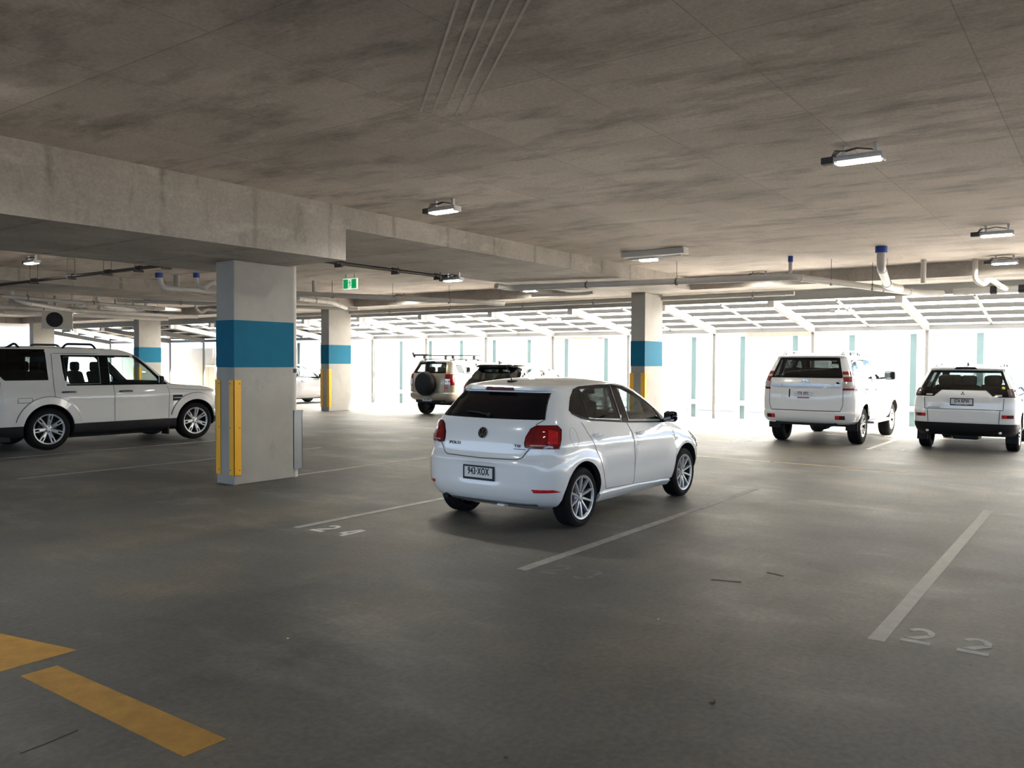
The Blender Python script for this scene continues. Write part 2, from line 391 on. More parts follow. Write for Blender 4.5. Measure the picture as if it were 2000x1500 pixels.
# ---- columns
def column(x, y, label, guards=True):
    e = empty('concrete_column', (x, y, 0), label, 'column', 'blue-banded concrete columns')
    top = ZD if x < 7.7 else ZB
    MB().rbox((0, 0, 0), (1.0, 0.40, top), 0.012).build('shaft', MT['column_concrete'], e)
    MB().box((-0.003, -0.003, 1.602), (1.003, 0.403, 2.244)).build('painted_band', MT['blue_paint'], e)
    if guards:
        for sy in (0, 1):
            y0 = 0 if sy == 0 else 0.40; s = -1 if sy == 0 else 1
            g = MB()
            g.box((-0.012, min(y0, y0-s*0.10), 0.135), (-0.004, max(y0, y0-s*0.10), 1.43))
            g.box((-0.012, min(y0+s*0.004, y0+s*0.012), 0.135), (0.10, max(y0+s*0.004, y0+s*0.012), 1.43))
            g.box((-0.012, min(y0-s*0.0, y0+s*0.012), 0.135), (-0.004, max(y0, y0+s*0.012), 1.43))
            go = g.build('corner_guard', MT['yellow_guard'], e)
            for z in (0.2, 0.78, 1.38):
                MB().lathe([(0.0, -0.018), (0.009, -0.016), (0.009, -0.011)], 8, 'x', (0, y0-s*0.075, z)).build('bolt', MT['rod'], go)
                b = MB().lathe([(0.0, 0.018), (0.009, 0.016), (0.009, 0.011)], 8, 'y', (0, 0, 0))
                b.v = [(v[0]+0.075, y0+s*v[1], v[2]+z) for v in b.v]; b.build('bolt', MT['rod'], go)
    return e
col1 = column(6.83, 9.62, 'concrete column with blue band and yellow corner guards nearest the camera')
column(18.95, 9.64, 'blue-banded concrete column standing just behind the front of the white hatchback')
column(18.95, 21.45, 'blue-banded concrete column between the silver car and the beige four wheel drive')
column(18.95, 33.25, 'blue-banded concrete column rising behind the windscreen of the white off-roader at left')
column(18.95, 42.75, 'plain-topped concrete column rising behind the rear roof of the white off-roader', False)
# downpipe with steel guard box on the near column's far end
dp = empty('downpipe', (7.90, 9.72, 0), 'white drain pipe running down the near column into a grey steel box', 'pipe')
MB().tube([(0, 0, 0.95), (0, 0, ZD+0.02)], 0.05, 14).build('pipe_length', MT['pvc'], dp, smooth=40)
MB().tube([(0, 0, 1.52), (0, 0, 1.58)], 0.056, 14).build('pipe_clip', MT['dark_box'], dp, smooth=40)
gb = MB(); gb.box((-0.06, -0.10, 0.12), (0.09, -0.092, 0.97)); gb.box((0.082, -0.10, 0.12), (0.09, 0.12, 0.97)); gb.box((-0.06, 0.112, 0.12), (0.09, 0.12, 0.97)); gb.box((-0.06, -0.11, 0.955), (0.10, 0.13, 0.97))
gb.build('guard_box', MT['guard_box'], dp)
MB().tube([(0.0, -0.02, 0.0), (0.0, -0.02, 0.12)], 0.055, 14).build('pipe_foot', MT['pvc'], dp, smooth=40)

# ---- verandah roof along the open side
rf = empty('verandah_roof', (20.5, 0, 0), 'translucent corrugated lean-to roof on white rafters along the open side', 'roof')
RAF = [1.07+2.935*i for i in range(-8, 16)]
XR0, XR1, ZR0, ZR1 = 0.0, 3.55, 3.20, 2.66
slope = (ZR1-ZR0)/(XR1-XR0)
rm = MB().bar((XR0, 0, ZR0), (XR1, 0, ZR1), 0.10, 0.20).mesh('rafter', MT['white_steel'])
stub = MB().cbox((0.0, 0, ZR0+0.06), (0.16, 0.16, 0.36)).mesh('rafter_stub', MT['fluoro_white'])
post = MB().rbox((XR1-0.06, -0.04, 0), (XR1+0.02, 0.04, ZR1-0.08), 0.006).mesh('verandah_post', MT['white_steel'])
mini = MB().bar((XR0+0.35, 0, ZR0+0.075+slope*0.35), (XR1, 0, ZR1+0.075), 0.05, 0.05).mesh('bracing', MT['white_steel'])
for i, y in enumerate(RAF):
    link('rafter', rm, rf, (0, y, 0)); link('rafter_stub', stub, rf, (0, y, 0)); link('verandah_post', post, rf, (0, y, 0))
    if i+1 < len(RAF): link('bracing', mini, rf, (0, y+1.467, 0))
Y0, Y1 = RAF[0], RAF[-1]
pm = MB(); 
pm.box((-0.025, Y0, -0.055), (0.025, Y1, 0.055))
pmesh = pm.mesh('purlin', MT['grey_steel'])
for k in range(5):
    t = 0.10+k*0.85
    link('purlin', pmesh, rf, (XR0+t, 0, ZR0+slope*t+0.155))
MB().box((XR1+0.0, Y0, ZR1-0.06), (XR1+0.05, Y1, ZR1+0.06)).build('eave_angle', MT['white_steel'], rf)
fa = MB(); fa.box((-0.10, Y0, 3.24), (-0.04, Y1, ZB)); fa.box((-0.14, Y0, 3.235), (0.0, Y1, 3.25)); fa.build('edge_channel', MT['edge_grey'], rf)
# corrugated sheets, one per rafter bay
pitch = 0.0889; per = 33; sv = []; sf = []
nx = per*6
for ix, xs in enumerate((0.0, XR1+0.45)):
    for j in range(nx+1):
        y = j*pitch/6; z = ZR0+slope*xs+0.225+0.012*math.cos(2*math.pi*j/6)
        sv.append((XR0+xs, y, z))
for j in range(nx): sf.append((j, j+1, nx+2+j, nx+1+j))
sheet = MB().add(sv, sf).mesh('roof_sheet', MT['roof_sheet'], smooth=80)
metal = sheet.copy(); metal.name = 'roof_sheet_metal'; metal.materials.clear(); metal.materials.append(MT['roof_metal'])
for i, y in enumerate(RAF[:-1]): link('roof_sheet', metal if y > 25 and i % 3 else sheet, rf, (0, y, 0))

# ---- facade screens: teal posts with pale flanges, perforated sheets, knee rail
FX = 24.3
TEAL = [2.80+1.5655*i for i in range(-3, 18)]
tm = MB().rbox((-0.07, -0.075, 0.0), (0.05, 0.075, 2.5), 0.004).mesh('teal_web', MT['teal_steel'])
fl = MB(); fl.box((-0.075, -0.13, 0), (0.02, -0.078, 2.5)); fl.box((-0.075, 0.078, 0), (0.02, 0.13, 2.5))
flm = fl.mesh('pale_flange', MT['screen_sheet'])
bpm = MB().box((-0.11, -0.11, 0), (0.11, 0.11, 0.015)).mesh('base_plate', MT['galv'])
ORD = ('first', 'second', 'third', 'fourth', 'fifth', 'sixth', 'seventh', 'eighth', 'ninth', 'tenth', 'eleventh', 'twelfth', 'thirteenth', 'fourteenth', 'fifteenth', 'sixteenth', 'seventeenth', 'eighteenth', 'nineteenth')
for i, y in enumerate(TEAL):
    if y < 2.0 or y > 30: continue
    n = int(round((y-2.8)/1.5655))
    e = empty('facade_post', (FX, y, 0), 'slim teal post of the bright open screen wall, %s from the right' % ORD[n], 'post', 'teal facade posts')
    link('post_web', tm, e); link('post_flange', flm, e); link('base_plate', bpm, e)
hp = 0.054; nu, nv = 26, 40
pv = []; pf = []
ys = [-0.68]; 
us = [0.0]; 
for k in range(nu): us += [us[-1]+hp*0.5, us[-1]+hp]
vs_ = [0.0]
for k in range(nv): vs_ += [vs_[-1]+hp*0.5, vs_[-1]+hp]
us.append(us[-1]+hp*0.5); vs_.append(vs_[-1]+hp*0.5)
for a in us:
    for b in vs_: pv.append((0, a-us[-1]/2, b))
nb = len(vs_)
for i in range(len(us)-1):
    for j in range(len(vs_)-1):
        if i % 2 == 1 and j % 2 == 1: continue
        pf.append((i*nb+j, (i+1)*nb+j, (i+1)*nb+j+1, i*nb+j+1))
perf = MB().add(pv, pf).mesh('perforated_sheet', MT['screen_sheet'])
fr = MB(); fr.box((-0.02, -0.735, 0.16), (0.02, -0.70, 2.48)); fr.box((-0.02, 0.70, 0.16), (0.02, 0.735, 2.48)); fr.box((-0.02, -0.735, 2.45), (0.02, 0.735, 2.48)); fr.box((-0.02, -0.735, 0.16), (0.02, 0.735, 0.19)); fr.box((-0.02, -0.735, 1.22), (0.02, 0.735, 1.26))
frm = fr.mesh('sheet_frame', MT['screen_sheet'])
k = 0
for i, y in enumerate(TEAL[:-1]):
    if y < 1.0 or y > 29: continue
    yc = y+0.783; n = int(round((y-2.8)/1.5655))+1
    e = empty('screen_panel', (FX+0.12, yc, 0), 'white perforated screen panel, %s bay from the right of the open side' % ORD[n], 'screen', 'perforated screen panels')
    link('perforated_sheet', perf, e, (0, 0, 0.24)); link('panel_frame', frm, e)
rl = empty('knee_rail', (FX-0.14, 0, 0), 'low white guard rail in front of the teal posts', 'rail')
MB().box((-0.03, 0, 0.42), (0.03, 29.5, 0.56)).build('rail_bar', MT['screen_sheet'], rl)
for y in TEAL:
    if 0 < y < 29.5: MB().box((0.03, y-0.04, 0.42), (0.06, y+0.04, 0.56)).build('rail_bracket', MT['galv'], rl)
# ---- pale buildings over the road
def building(x, y0, y1, h, m, label, red=None):
    e = empty('building', (x, (y0+y1)/2, -0.32), label, 'building')
    hw = (y1-y0)/2
    MB().box((0, -hw, 0), (8, hw, h)).build('wall', m, e)
    MB().box((-0.3, -hw-0.3, h), (8.3, hw+0.3, h+0.25)).build('roof', MT['grey_steel'], e)
    if red: MB().box((-1.2, red[1], red[0]), (0, red[2], red[0]+0.3)).build('awning_fascia', MT['facade_red'], e)
    n = int(2*hw//3)
    for i in range(n):
        yy = -hw+1.5+i*(2*hw-3)/max(1, n-1)
        for z0, z1 in ((0.45, 1.15), (1.75, 2.8), (4.0, 5.2)):
            wn = MB().box((-0.03, yy-0.75, z0), (0.02, yy+0.75, z1)).build('window', MT['window_dark'], e)
            MB().box((-0.05, yy-0.03, z0), (-0.02, yy+0.03, z1)).build('mullion', MT['facade_pale'], wn)
building(34, 9.2, 15.5, 6.0, MT['facade_pale'], 'pale building with a red fascia seen through the screens at right', red=(2.95, -2.9, -0.2))
building(36, 19, 36, 6.5, MT['facade_pale'], 'pale building with a red fascia seen through the screens at centre', red=(2.95, -7.0, -4.5))

# ------------------------------------------------------------------ floor markings
def slab(pts, name, m, parent=None, z=0.002, loc=None):
    n = len(pts); vs = [(x, y, 0.0) for x, y in pts]+[(x, y, z) for x, y in pts]
    fs = [tuple(range(n, 2*n)), tuple(reversed(range(n)))]+[(i, (i+1) % n, n+(i+1) % n, n+i) for i in range(n)]
    return MB().add(vs, fs).build(name, m, parent, loc)
def rect(x0, x1, y0, y1): return [(x0, y0), (x1, y0), (x1, y1), (x0, y1)]
def line(x0, x1, y, label, m='white_line', wd=0.095):
    o = slab(rect(x0, x1, y-wd/2, y+wd/2), 'bay_line', MT[m]); return tag(o, label, 'road marking', 'painted bay lines')
line(5.38, 10.93, 1.15, 'white painted bay line beside the number 22 at right')
line(5.47, 10.92, 3.88, 'worn white bay line beside the number 23 along the hatchback', 'faded_line')
line(5.47, 10.92, 6.69, 'white bay line beside the number 24 on the far side of the hatchback', 'faded_line')
line(7.95, 10.92, 9.78, 'white bay line running right from the near column', 'faded_line')
line(5.34, 10.9, 12.55, 'white bay line on the floor between near column and white off-roader', 'faded_line')
line(5.4, 10.9, 15.35, 'white bay line close beside the white off-roader', 'faded_line')
line(17.3, 23.0, 6.67, 'white bay line left of the white SUV with chrome tailgate bar', 'white_line')
line(17.3, 23.0, 3.92, 'white bay line between the two white SUVs at right', 'white_line')
tag(slab(rect(14.02, 14.15, 4.75, 8.6), 'aisle_line', MT['white_line']), 'white line across the aisle in front of the hatchback', 'road marking')
tag(slab(rect(14.02, 14.15, 2.6, 4.7), 'aisle_line', MT['faded_yellow']), 'worn tan line continuing the white aisle line to the right', 'road marking')
# stencilled numbers; digits drawn as strokes in a 0.15 x 0.33 m cell, read facing +x
def digit(ch, ox, oy, m, parent, h=0.32, wd=0.155):
    def P(u, v): return (ox+v*h, oy-u*wd)
    def arc(cu, cv, ru, rv, a0, a1, th=0.27, n=10):
        o = []; i_ = []
        for k in range(n+1):
            a = R(a0+(a1-a0)*k/n)
            o.append(P(cu+ru*math.cos(a), cv+rv*math.sin(a))); i_.append(P(cu+(ru-th)*math.cos(a), cv+(rv-th*0.55)*math.sin(a)))
        return o+i_[::-1]
    L = []
    if ch == '2':
        L = [arc(0.5, 0.70, 0.52, 0.30, -20, 165), [P(0.72, 0.58), P(1.04, 0.58), P(0.52, 0.24), P(0.06, 0.24)], [P(-0.04, 0.0), P(1.04, 0.0), P(1.04, 0.18), P(-0.04, 0.18)]]
    if ch == '3':
        L = [arc(0.48, 0.74, 0.5, 0.26, -60, 165), arc(0.48, 0.27, 0.5, 0.27, -165, 65)]
    if ch == '4':
        L = [[P(0.0, 0.25), P(0.5, 0.22), P(0.5, 0.42), P(0.26, 0.42), P(0.66, 1.0), P(0.40, 1.0), P(0.0, 0.42)], [P(0.58, 0.0), P(0.88, 0.0), P(0.88, 1.0), P(0.74, 1.0), P(0.58, 0.80)]]
    mb = MB()
    for pts in L:
        n = len(pts); mb.add([(x, y, 0.0) for x, y in pts]+[(x, y, 0.002) for x, y in pts], [tuple(range(n, 2*n)), tuple(reversed(range(n)))]+[(i, (i+1) % n, n+(i+1) % n, n+i) for i in range(n)])
    return mb.build('digit', m, parent)
def number(txt, x, y, m, label, gap=0.31):
    e = empty('bay_number', (x, y, 0.0), label, 'road marking', 'stencilled bay numbers')
    for i, ch in enumerate(txt): digit(ch, 0, -i*gap, MT[m], e)
number('22', 5.47, 1.03, 'white_line', 'white stencilled number 22 on the floor at lower right')
number('24', 5.48, 6.49, 'white_line', 'white stencilled number 24 on the floor left of the hatchback', 0.34)
number('23', 5.49, 3.73, 'ghost_line', 'faint stencilled number 23 on the floor below the hatchback', 0.30)
number('24', 5.45, 9.25, 'ghost_line', 'very worn stencilled number on the floor at the foot of the near column', 0.33)
number('24', 5.45, 12.40, 'ghost_line', 'very worn stencilled number beside the bay line at far left', 0.33)
number('22', 17.42, 6.50, 'white_line', 'small white bay number behind the left rear wheel of the chrome-bar SUV', 0.3)
number('23', 17.42, 3.75, 'white_line', 'small white bay number on the floor between the two white SUVs', 0.3)
ar = empty('direction_arrow', (2.1, 4.8, 0), 'worn yellow arrow painted on the floor at lower left', 'road marking')
slab([(-0.10, -1.62), (0.11, -1.62), (0.09, -0.10), (-0.10, -0.10)], 'arrow_shaft', MT['yellow_line'], ar)
slab([(-0.28, 0.05), (0.28, 0.06), (0.0, 1.42)], 'arrow_head', MT['yellow_line'], ar)
# ---- bits lying on the floor
def curlmark(name, pts, wd, m, label, cat):
    mb = MB()
    for a, b in zip(pts[:-1], pts[1:]): mb.bar((a[0], a[1], 0.001), (b[0], b[1], 0.001), wd, 0.002)
    return tag(mb.build(name, MT[m]), label, cat)
curlmark('tyre_scuff', [(1.60, 3.77), (1.70, 3.775), (1.80, 3.79), (1.86, 3.80)], 0.008, 'rubber_mark', 'thin dark curved scuff on the floor at bottom left', 'scuff mark')
curlmark('tyre_scuff', [(6.12, 2.52), (6.15, 2.42), (6.18, 2.30)], 0.03, 'rubber_mark', 'dark oily smear on the floor right of the number 23', 'scuff mark')
curlmark('tyre_scuff', [(6.60, 2.24), (6.58, 2.16), (6.56, 2.10)], 0.035, 'rubber_mark', 'small dark smear on the floor nearer the bay 22 line', 'scuff mark')
def litter(px, label, m, s, seed):
    random.seed(seed); mb = MB(); n = 7
    ring = [(math.cos(6.28*k/n)*s*random.uniform(0.6, 1.2), math.sin(6.28*k/n)*s*random.uniform(0.4, 0.9), random.uniform(0.002, s*0.5)) for k in range(n)]
    mb.add(ring+[(0, 0, 0.001), (0, 0, s*0.35)], [(i, (i+1) % n, n+1) for i in range(n)]+[((i+1) % n, i, n) for i in range(n)])
    o = mb.build('litter', MT[m], None, (px[0], px[1], 0)); tag(o, label, 'litter')
litter((3.90, 1.59), 'dry crumpled leaf on the floor at lower centre right', 'leaf_litter', 0.025, 1)
litter((3.24, 4.04), 'tiny white paper scrap on the floor at lower left of centre', 'paper', 0.012, 2)
litter((2.82, 3.77), 'dark leaf speck on the floor just right of the yellow arrow', 'leaf_litter', 0.012, 3)
litter((4.95, 2.40), 'tiny white scrap on the floor below the number 23', 'paper', 0.01, 4)
litter((2.81, 2.07), 'small dark crumb on the floor at the bottom edge', 'rubber_mark', 0.012, 5)
random.seed(7)
# ------------------------------------------------------------------ lamps and services under the slab
def lamp(x, y, z, label, watt=14, flip=1, pendant=0.0, spread=158):
    """LED batten along y: housing, lens, driver box, brackets and cable; z = surface it hangs from"""
    e = empty('ceiling_lamp', (x, y, z), label, 'lamp', 'LED ceiling lamps')
    h = MB(); h.rbox((-0.07, -0.21, -0.145-pendant), (0.07, 0.21, -0.105-pendant), 0.008)
    h.box((-0.07, -0.222, -0.165-pendant), (0.07, -0.208, -0.10-pendant)); h.box((-0.07, 0.208, -0.165-pendant), (0.07, 0.222, -0.10-pendant))
    for k in range(5): h.box((-0.055+k*0.025, -0.20, -0.107-pendant), (-0.05+k*0.025, 0.20, -0.09-pendant))
    ho = h.build('housing', MT['galv'], e)
    l = MB().rbox((-0.055, -0.195, -0.17-pendant), (0.055, 0.195, -0.14-pendant), 0.012); l.build('led_lens', MT['led'], e, smooth=40)
    b = MB(); b.box((-0.02, -0.16, -0.10-pendant), (0.02, -0.13, 0)); b.box((-0.02, 0.13, -0.10-pendant), (0.02, 0.16, 0)); b.build('bracket', MT['galv'], e)
    MB().rbox((-0.045, flip*0.26-0.085, -0.15-pendant), (0.045, flip*0.26+0.085, -0.085-pendant), 0.006).build('driver_box', MT['dark_box'], e)
    c = MB()
    for q in range(3): c.tube([(0.02*q-0.02, flip*0.25, -0.085-pendant), (0.02*q-0.02, flip*(0.22-0.02*q), -0.03-pendant), (0.02*q-0.02, flip*0.14, -0.045-pendant), (0.015*q-0.02, flip*0.02, -0.03-pendant), (0.015*q-0.02, -flip*0.12, -0.06-pendant)], 0.006, 6)
    c.build('cable', MT['black_pipe'], e)
    if watt:
        ld = bpy.data.lights.new('lamp_light', 'AREA'); ld.shape = 'RECTANGLE'; ld.size = 0.11; ld.size_y = 0.39
        ld.energy = watt; ld.color = (1.0, 0.965, 0.84); ld.spread = R(spread)
        lo = bpy.data.objects.new('lamp_light', ld); C.objects.link(lo); lo.parent = e; lo.location = (0, 0, -0.176-pendant)
    return e
lamp(8.33, 2.00, ZC, 'LED ceiling lamp with dark driver box high at right, largest in view')
lamp(8.12, 7.00, ZC, 'LED ceiling lamp beside the deep concrete beam near the near column', 48)
lamp(14.28, 1.46, ZC, 'LED ceiling lamp near the right edge above the white SUV with dark bumper')
lamp(18.35, 1.74, ZC, 'small LED ceiling lamp against the edge beam at far right', 34, spread=178)
lamp(7.75, 17.5, ZC, 'LED ceiling lamp at far left above the black sprinkler pipe')
lamp(12.75, 10.75, ZB, 'LED lamp fixed behind the end of the black pipe right of the near column', 20)
lamp(18.5, 12.85, ZC, 'LED lamp behind pipes lighting the edge beam left of the middle column', 34, spread=178)
lamp(18.5, 17.7, ZC, 'LED lamp behind pipes lighting the edge beam above the beige four wheel drive', 34, spread=178)
lamp(18.5, 6.55, ZC, 'LED lamp half hidden by pipes just right of the middle column', 34, spread=178)
lamp(15.6, 25.6, ZC, 'LED lamp in the far left background beside the blue-banded column', 30)
lamp(15.4, 31.5, ZC, 'LED lamp far back at left near the air conditioning unit', 20)
lamp(21.9, 5.55, 3.14, 'LED lamp hung under the verandah roof above the chrome-bar SUV', 0)
lamp(21.7, 14.19, 3.16, 'LED lamp hung under the verandah roof left of the middle column', 0)
lamp(21.7, 22.6, 3.16, 'LED lamp hung under the verandah roof beside the far blue-banded column', 0)
lamp(2.6, 7.00, ZC, 'LED ceiling lamp left of the camera before the deep beam', 42)
lamp(2.6, 1.5, ZC, 'LED ceiling lamp above and behind the camera', 5)
lamp(8.3, -3.5, ZB, 'LED ceiling lamp out to the right of the camera')
# long old batten with a small LED lamp slung beneath
bt = empty('batten_light', (13.9, 6.9, ZC), 'long white fluorescent batten on the ceiling with a short lit lamp below', 'lamp')
MB().rbox((-0.09, -0.62, -0.11), (0.09, 0.62, 0.0), 0.01).build('batten_body', MT['fluoro_white'], bt)
MB().box((-0.10, -0.63, -0.115), (0.10, -0.59, 0.0)).build('end_cap', MT['pvc'], bt)
MB().box((-0.10, 0.59, -0.115), (0.10, 0.63, 0.0)).build('end_cap', MT['pvc'], bt)
MB().tube([(-0.02, -0.55, -0.135), (-0.02, 0.55, -0.135)], 0.014, 8).build('tube', MT['plate_white'], bt, smooth=40)
MB().rbox((-0.07, -0.05, -0.20), (0.07, 0.27, -0.165), 0.01).build('led_lens', MT['led'], bt)
MB().box((-0.07, -0.06, -0.165), (0.07, 0.46, -0.145)).build('lamp_tray', MT['galv'], bt)
ld = bpy.data.lights.new('lamp_light', 'AREA'); ld.shape = 'RECTANGLE'; ld.size = 0.11; ld.size_y = 0.3; ld.energy = 35; ld.color = (1, 0.95, 0.72); ld.spread = R(158)
lo = bpy.data.objects.new('lamp_light', ld); C.objects.link(lo); lo.parent = bt; lo.location = (0, 0.11, -0.21)

ZT = ZC-0.004
def bend(pts, r):
    """round the corners of a polyline"""
    pts = [Vector(p) for p in pts]; out = [pts[0]]
    for a, b, c in zip(pts[:-2], pts[1:-1], pts[2:]):
        d1 = (a-b); d2 = (c-b); rr = min(r, d1.length*0.45, d2.length*0.45)
        p, q = b+d1.normalized()*rr, b+d2.normalized()*rr
        for k in range(6):
            t = k/5; out.append(p*(1-t)**2+b*2*t*(1-t)+q*t*t)
    return out+[pts[-1]]
def pipe(name, label, pts, r, m, collars=(), rods=(), group=None, br=0.18, sockets=True, flange=None):
    o0 = Vector(pts[0]); e = empty(name, o0, label, 'pipe', group)
    rel = [Vector(p)-o0 for p in pts]
    MB().tube(bend(rel, br), r, 14).build('pipe_length', MT[m], e, smooth=40)
    for c in collars:                                   # blue collars at the slab
        c = Vector(c)-o0
        MB().tube([c-Vector((0, 0, 0.11)), c], r*1.35, 16).build('collar', MT['blue_collar'], e, smooth=40)
    if sockets:
        for a, b in zip(rel[:-1], rel[1:]):
            L_ = (b-a).length
            if L_ < 0.8: continue
            d = (b-a)/L_
            for t in ([0.25, L_-0.25] if L_ > 1.5 else [L_/2]):
                MB().tube([a+d*(t-0.05), a+d*(t+0.05)], r*1.13, 14).build('pipe_socket', MT[m], e, smooth=40)
    for q in rods:
        x, y, z = q; top = rod_top(x, y)
        MB().tube([Vector((x, y, z))-o0, Vector((x, y, top))-o0], 0.006, 6).build('hanger_rod', MT['rod'], e)
        MB().lathe([(r*1.06, -0.018), (r*1.14, -0.018), (r*1.14, 0.018), (r*1.06, 0.018)], 14, 'y' if rods and abs(pts[-1][1]-pts[0][1]) > abs(pts[-1][0]-pts[0][0]) else 'x', Vector((x, y, z-r))-o0, closed=True).build('pipe_clamp', MT['rod'], e)
    return e
def rod_top(x, y):
    if x > 18.9: return ZB
    for r_ in ROWS:
        if abs(y-r_) < 1.4: return ZB if x > 7.72 else ZD
    return ZC
# right-hand drainage
pipe('drain_pipe', 'long pale drain pipe under the ceiling crossing in front of the middle column', [(14.5, 11.0, 3.36), (15.0, 10.95, 3.35), (16.2, 5.1, 3.37), (19.35, 3.4, 3.2), (19.75, 3.0, 3.2)], 0.065, 'pvc', rods=[(15.35, 9.2, 3.42), (15.75, 7.3, 3.42), (17.1, 4.6, 3.38), (18.1, 4.05, 3.33), (18.4, 3.9, 3.32)])
pipe('drain_pipe', 'thin vertical pipe with a blue collar dropping to the long drain pipe', [(16.18, 5.12, ZT), (16.18, 5.12, 3.445)], 0.035, 'pvc', collars=[(16.18, 5.12, ZT)], sockets=False)
pipe('drain_pipe', 'thick pipe with a blue collar dropping from the ceiling and elbowing right', [(15.72, 3.38, ZT), (15.72, 3.38, 3.40), (17.9, 3.72, 3.26), (18.6, 3.62, 3.25)], 0.075, 'pvc', collars=[(15.72, 3.38, ZT)], rods=[(17.6, 3.67, 3.36)])
pipe('drain_pipe', 'short vertical pipe stub left of the trap at far right', [(18.2, 3.12, ZT), (18.2, 3.12, 3.30)], 0.05, 'pvc', sockets=False)
pipe('drain_pipe', 'pipe with a curved trap hanging at the far right edge', [(18.66, 2.27, ZT), (18.66, 2.27, 3.36), (18.72, 2.13, 3.25), (18.76, 2.02, 3.38), (18.8, 1.86, 3.24), (19.3, 1.80, 3.22)], 0.05, 'pvc', sockets=False, br=0.12)
pb = pipe('drain_pipe', 'grey pipe with two black clamps along the slab edge at far right', [(19.74, 2.8, 3.22), (19.6, 0.2, 3.24)], 0.075, 'pvc_grey')
for y_ in (2.05, 1.55): MB().tube([Vector((-0.06, y_-2.8-0.06, 0.005)), Vector((-0.06, y_-2.8+0.06, 0.005))], 0.088, 16).build('clamp', MT['black_plastic'], pb, smooth=40)
pipe('drain_pipe', 'thin lower pipe below the edge beam left of the middle column', [(17.25, 11.95, 3.38), (17.5, 10.6, 3.38), (17.5, 10.3, 3.40)], 0.04, 'pvc')
# centre-left drainage
pipe('drain_pipe', 'long pipe crossing above the far blue-banded column towards the right', [(13.4, 17.2, 3.42), (15.84, 15.57, 3.38), (18.53, 13.77, 3.32)], 0.065, 'pvc_grey', rods=[(14.6, 16.4, 3.45), (15.9, 15.5, 3.43), (17.2, 14.65, 3.41)])
pipe('drain_pipe', 'pale branch pipe slanting down beside the top of the far blue-banded column', [(14.4, 17.5, 3.34), (16.0, 18.0, 3.36), (17.1, 18.6, 3.28)], 0.06, 'pvc', rods=[(15.2, 17.75, 3.41)])
pipe('drain_pipe', 'short dark vertical pipe above the exit sign row left of it', [(14.3, 16.75, ZT), (14.3, 16.75, 3.48)], 0.05, 'pvc_grey', sockets=False)
pipe('drain_pipe', 'slim pale conduit pipe running along the slab edge', [(19.9, 27.0, 3.36), (19.9, 6.2, 3.36)], 0.05, 'pvc_grey', rods=[(19.9, 19.5, 3.39), (19.9, 16.9, 3.39), (19.9, 14.1, 3.39), (19.9, 11.7, 3.39), (19.9, 7.2, 3.39)])
# black sprinkler pipes
for nm, lab, pts, rods in (('sprinkler_pipe', 'black sprinkler pipe running right from the deep beam end past the near column', [(8.6, 10.95, 3.40), (13.0, 10.95, 3.40), (13.05, 10.95, 3.47)], [(9.9, 10.95, 3.40), (11.3, 10.95, 3.40), (12.5, 10.95, 3.40)]),
                           ('sprinkler_pipe', 'black sprinkler pipe crossing the ceiling at far left', [(8.27, 12.6, 3.38), (8.27, 21.5, 3.36), (8.27, 27.0, 3.36)], [(8.27, 13.6, 3.38), (8.27, 14.5, 3.38), (8.27, 15.6, 3.38), (8.27, 17.0, 3.38), (8.27, 18.6, 3.38)])):
    e = empty(nm, pts[0], lab, 'pipe'); o0 = Vector(pts[0])
    MB().tube(bend([Vector(p)-o0 for p in pts], 0.06), 0.032, 12).build('pipe_length', MT['black_pipe'], e, smooth=40)
    for q in rods:
        q = Vector(q); ax = Vector((1, 0, 0)) if abs(pts[1][0]-pts[0][0]) > 1 else Vector((0, 1, 0)); sd_ = Vector((ax.y, ax.x, 0))
        MB().tube([q-ax*0.09-o0, q+ax*0.09-o0], 0.045, 12).build('coupling', MT['black_pipe'], e, smooth=40)
        MB().bar(q-sd_*0.09-Vector((0, 0, 0.055))-o0, q+sd_*0.09-Vector((0, 0, 0.055))-o0, 0.04, 0.04).build('bracket', MT['black_pipe'], e)
        for s_ in (-1, 1):
            p_ = q+sd_*0.075*s_
            MB().tube([p_-Vector((0, 0, 0.07))-o0, Vector((p_.x, p_.y, rod_top(p_.x, p_.y)))-o0], 0.006, 6).build('hanger_rod', MT['rod'], e)
# left-hand cluster
pipe('drain_pipe', 'pipe with blue collar at left dropping and running back behind the near column', [(11.0, 18.4, ZT), (11.05, 18.4, 3.42), (12.6, 18.0, 3.38), (13.9, 17.4, 3.38)], 0.065, 'pvc', collars=[(11.0, 18.4, ZT)])
pipe('drain_pipe', 'short grey capped pipe between the two blue-collared pipes at left', [(11.58, 18.6, ZT), (11.58, 18.6, 3.45)], 0.07, 'pvc_grey', sockets=False)
pipe('drain_pipe', 'pipe with blue collar and curved trap close to the near column', [(11.5, 17.65, ZT), (11.5, 17.65, 3.50), (11.62, 17.5, 3.40), (11.72, 17.4, 3.55), (12.3, 17.2, 3.55), (12.7, 17.5, 3.45)], 0.055, 'pvc', collars=[(11.5, 17.65, ZT)], sockets=False, br=0.14)
pipe('drain_pipe', 'long pipe under the ceiling far left running to the right', [(9.6, 23.9, 3.38), (12.0, 24.2, 3.35), (14.6, 24.3, 3.32)], 0.055, 'pvc_grey', rods=[(10.5, 24.0, 3.44), (12.4, 24.2, 3.42)])
pipe('drain_pipe', 'lower long pipe at far left under the first one', [(11.0, 27.4, 3.30), (13.8, 27.2, 3.28), (17.5, 26.8, 3.26)], 0.06, 'pvc', rods=[(12.4, 27.3, 3.36), (15.0, 27.1, 3.34)])
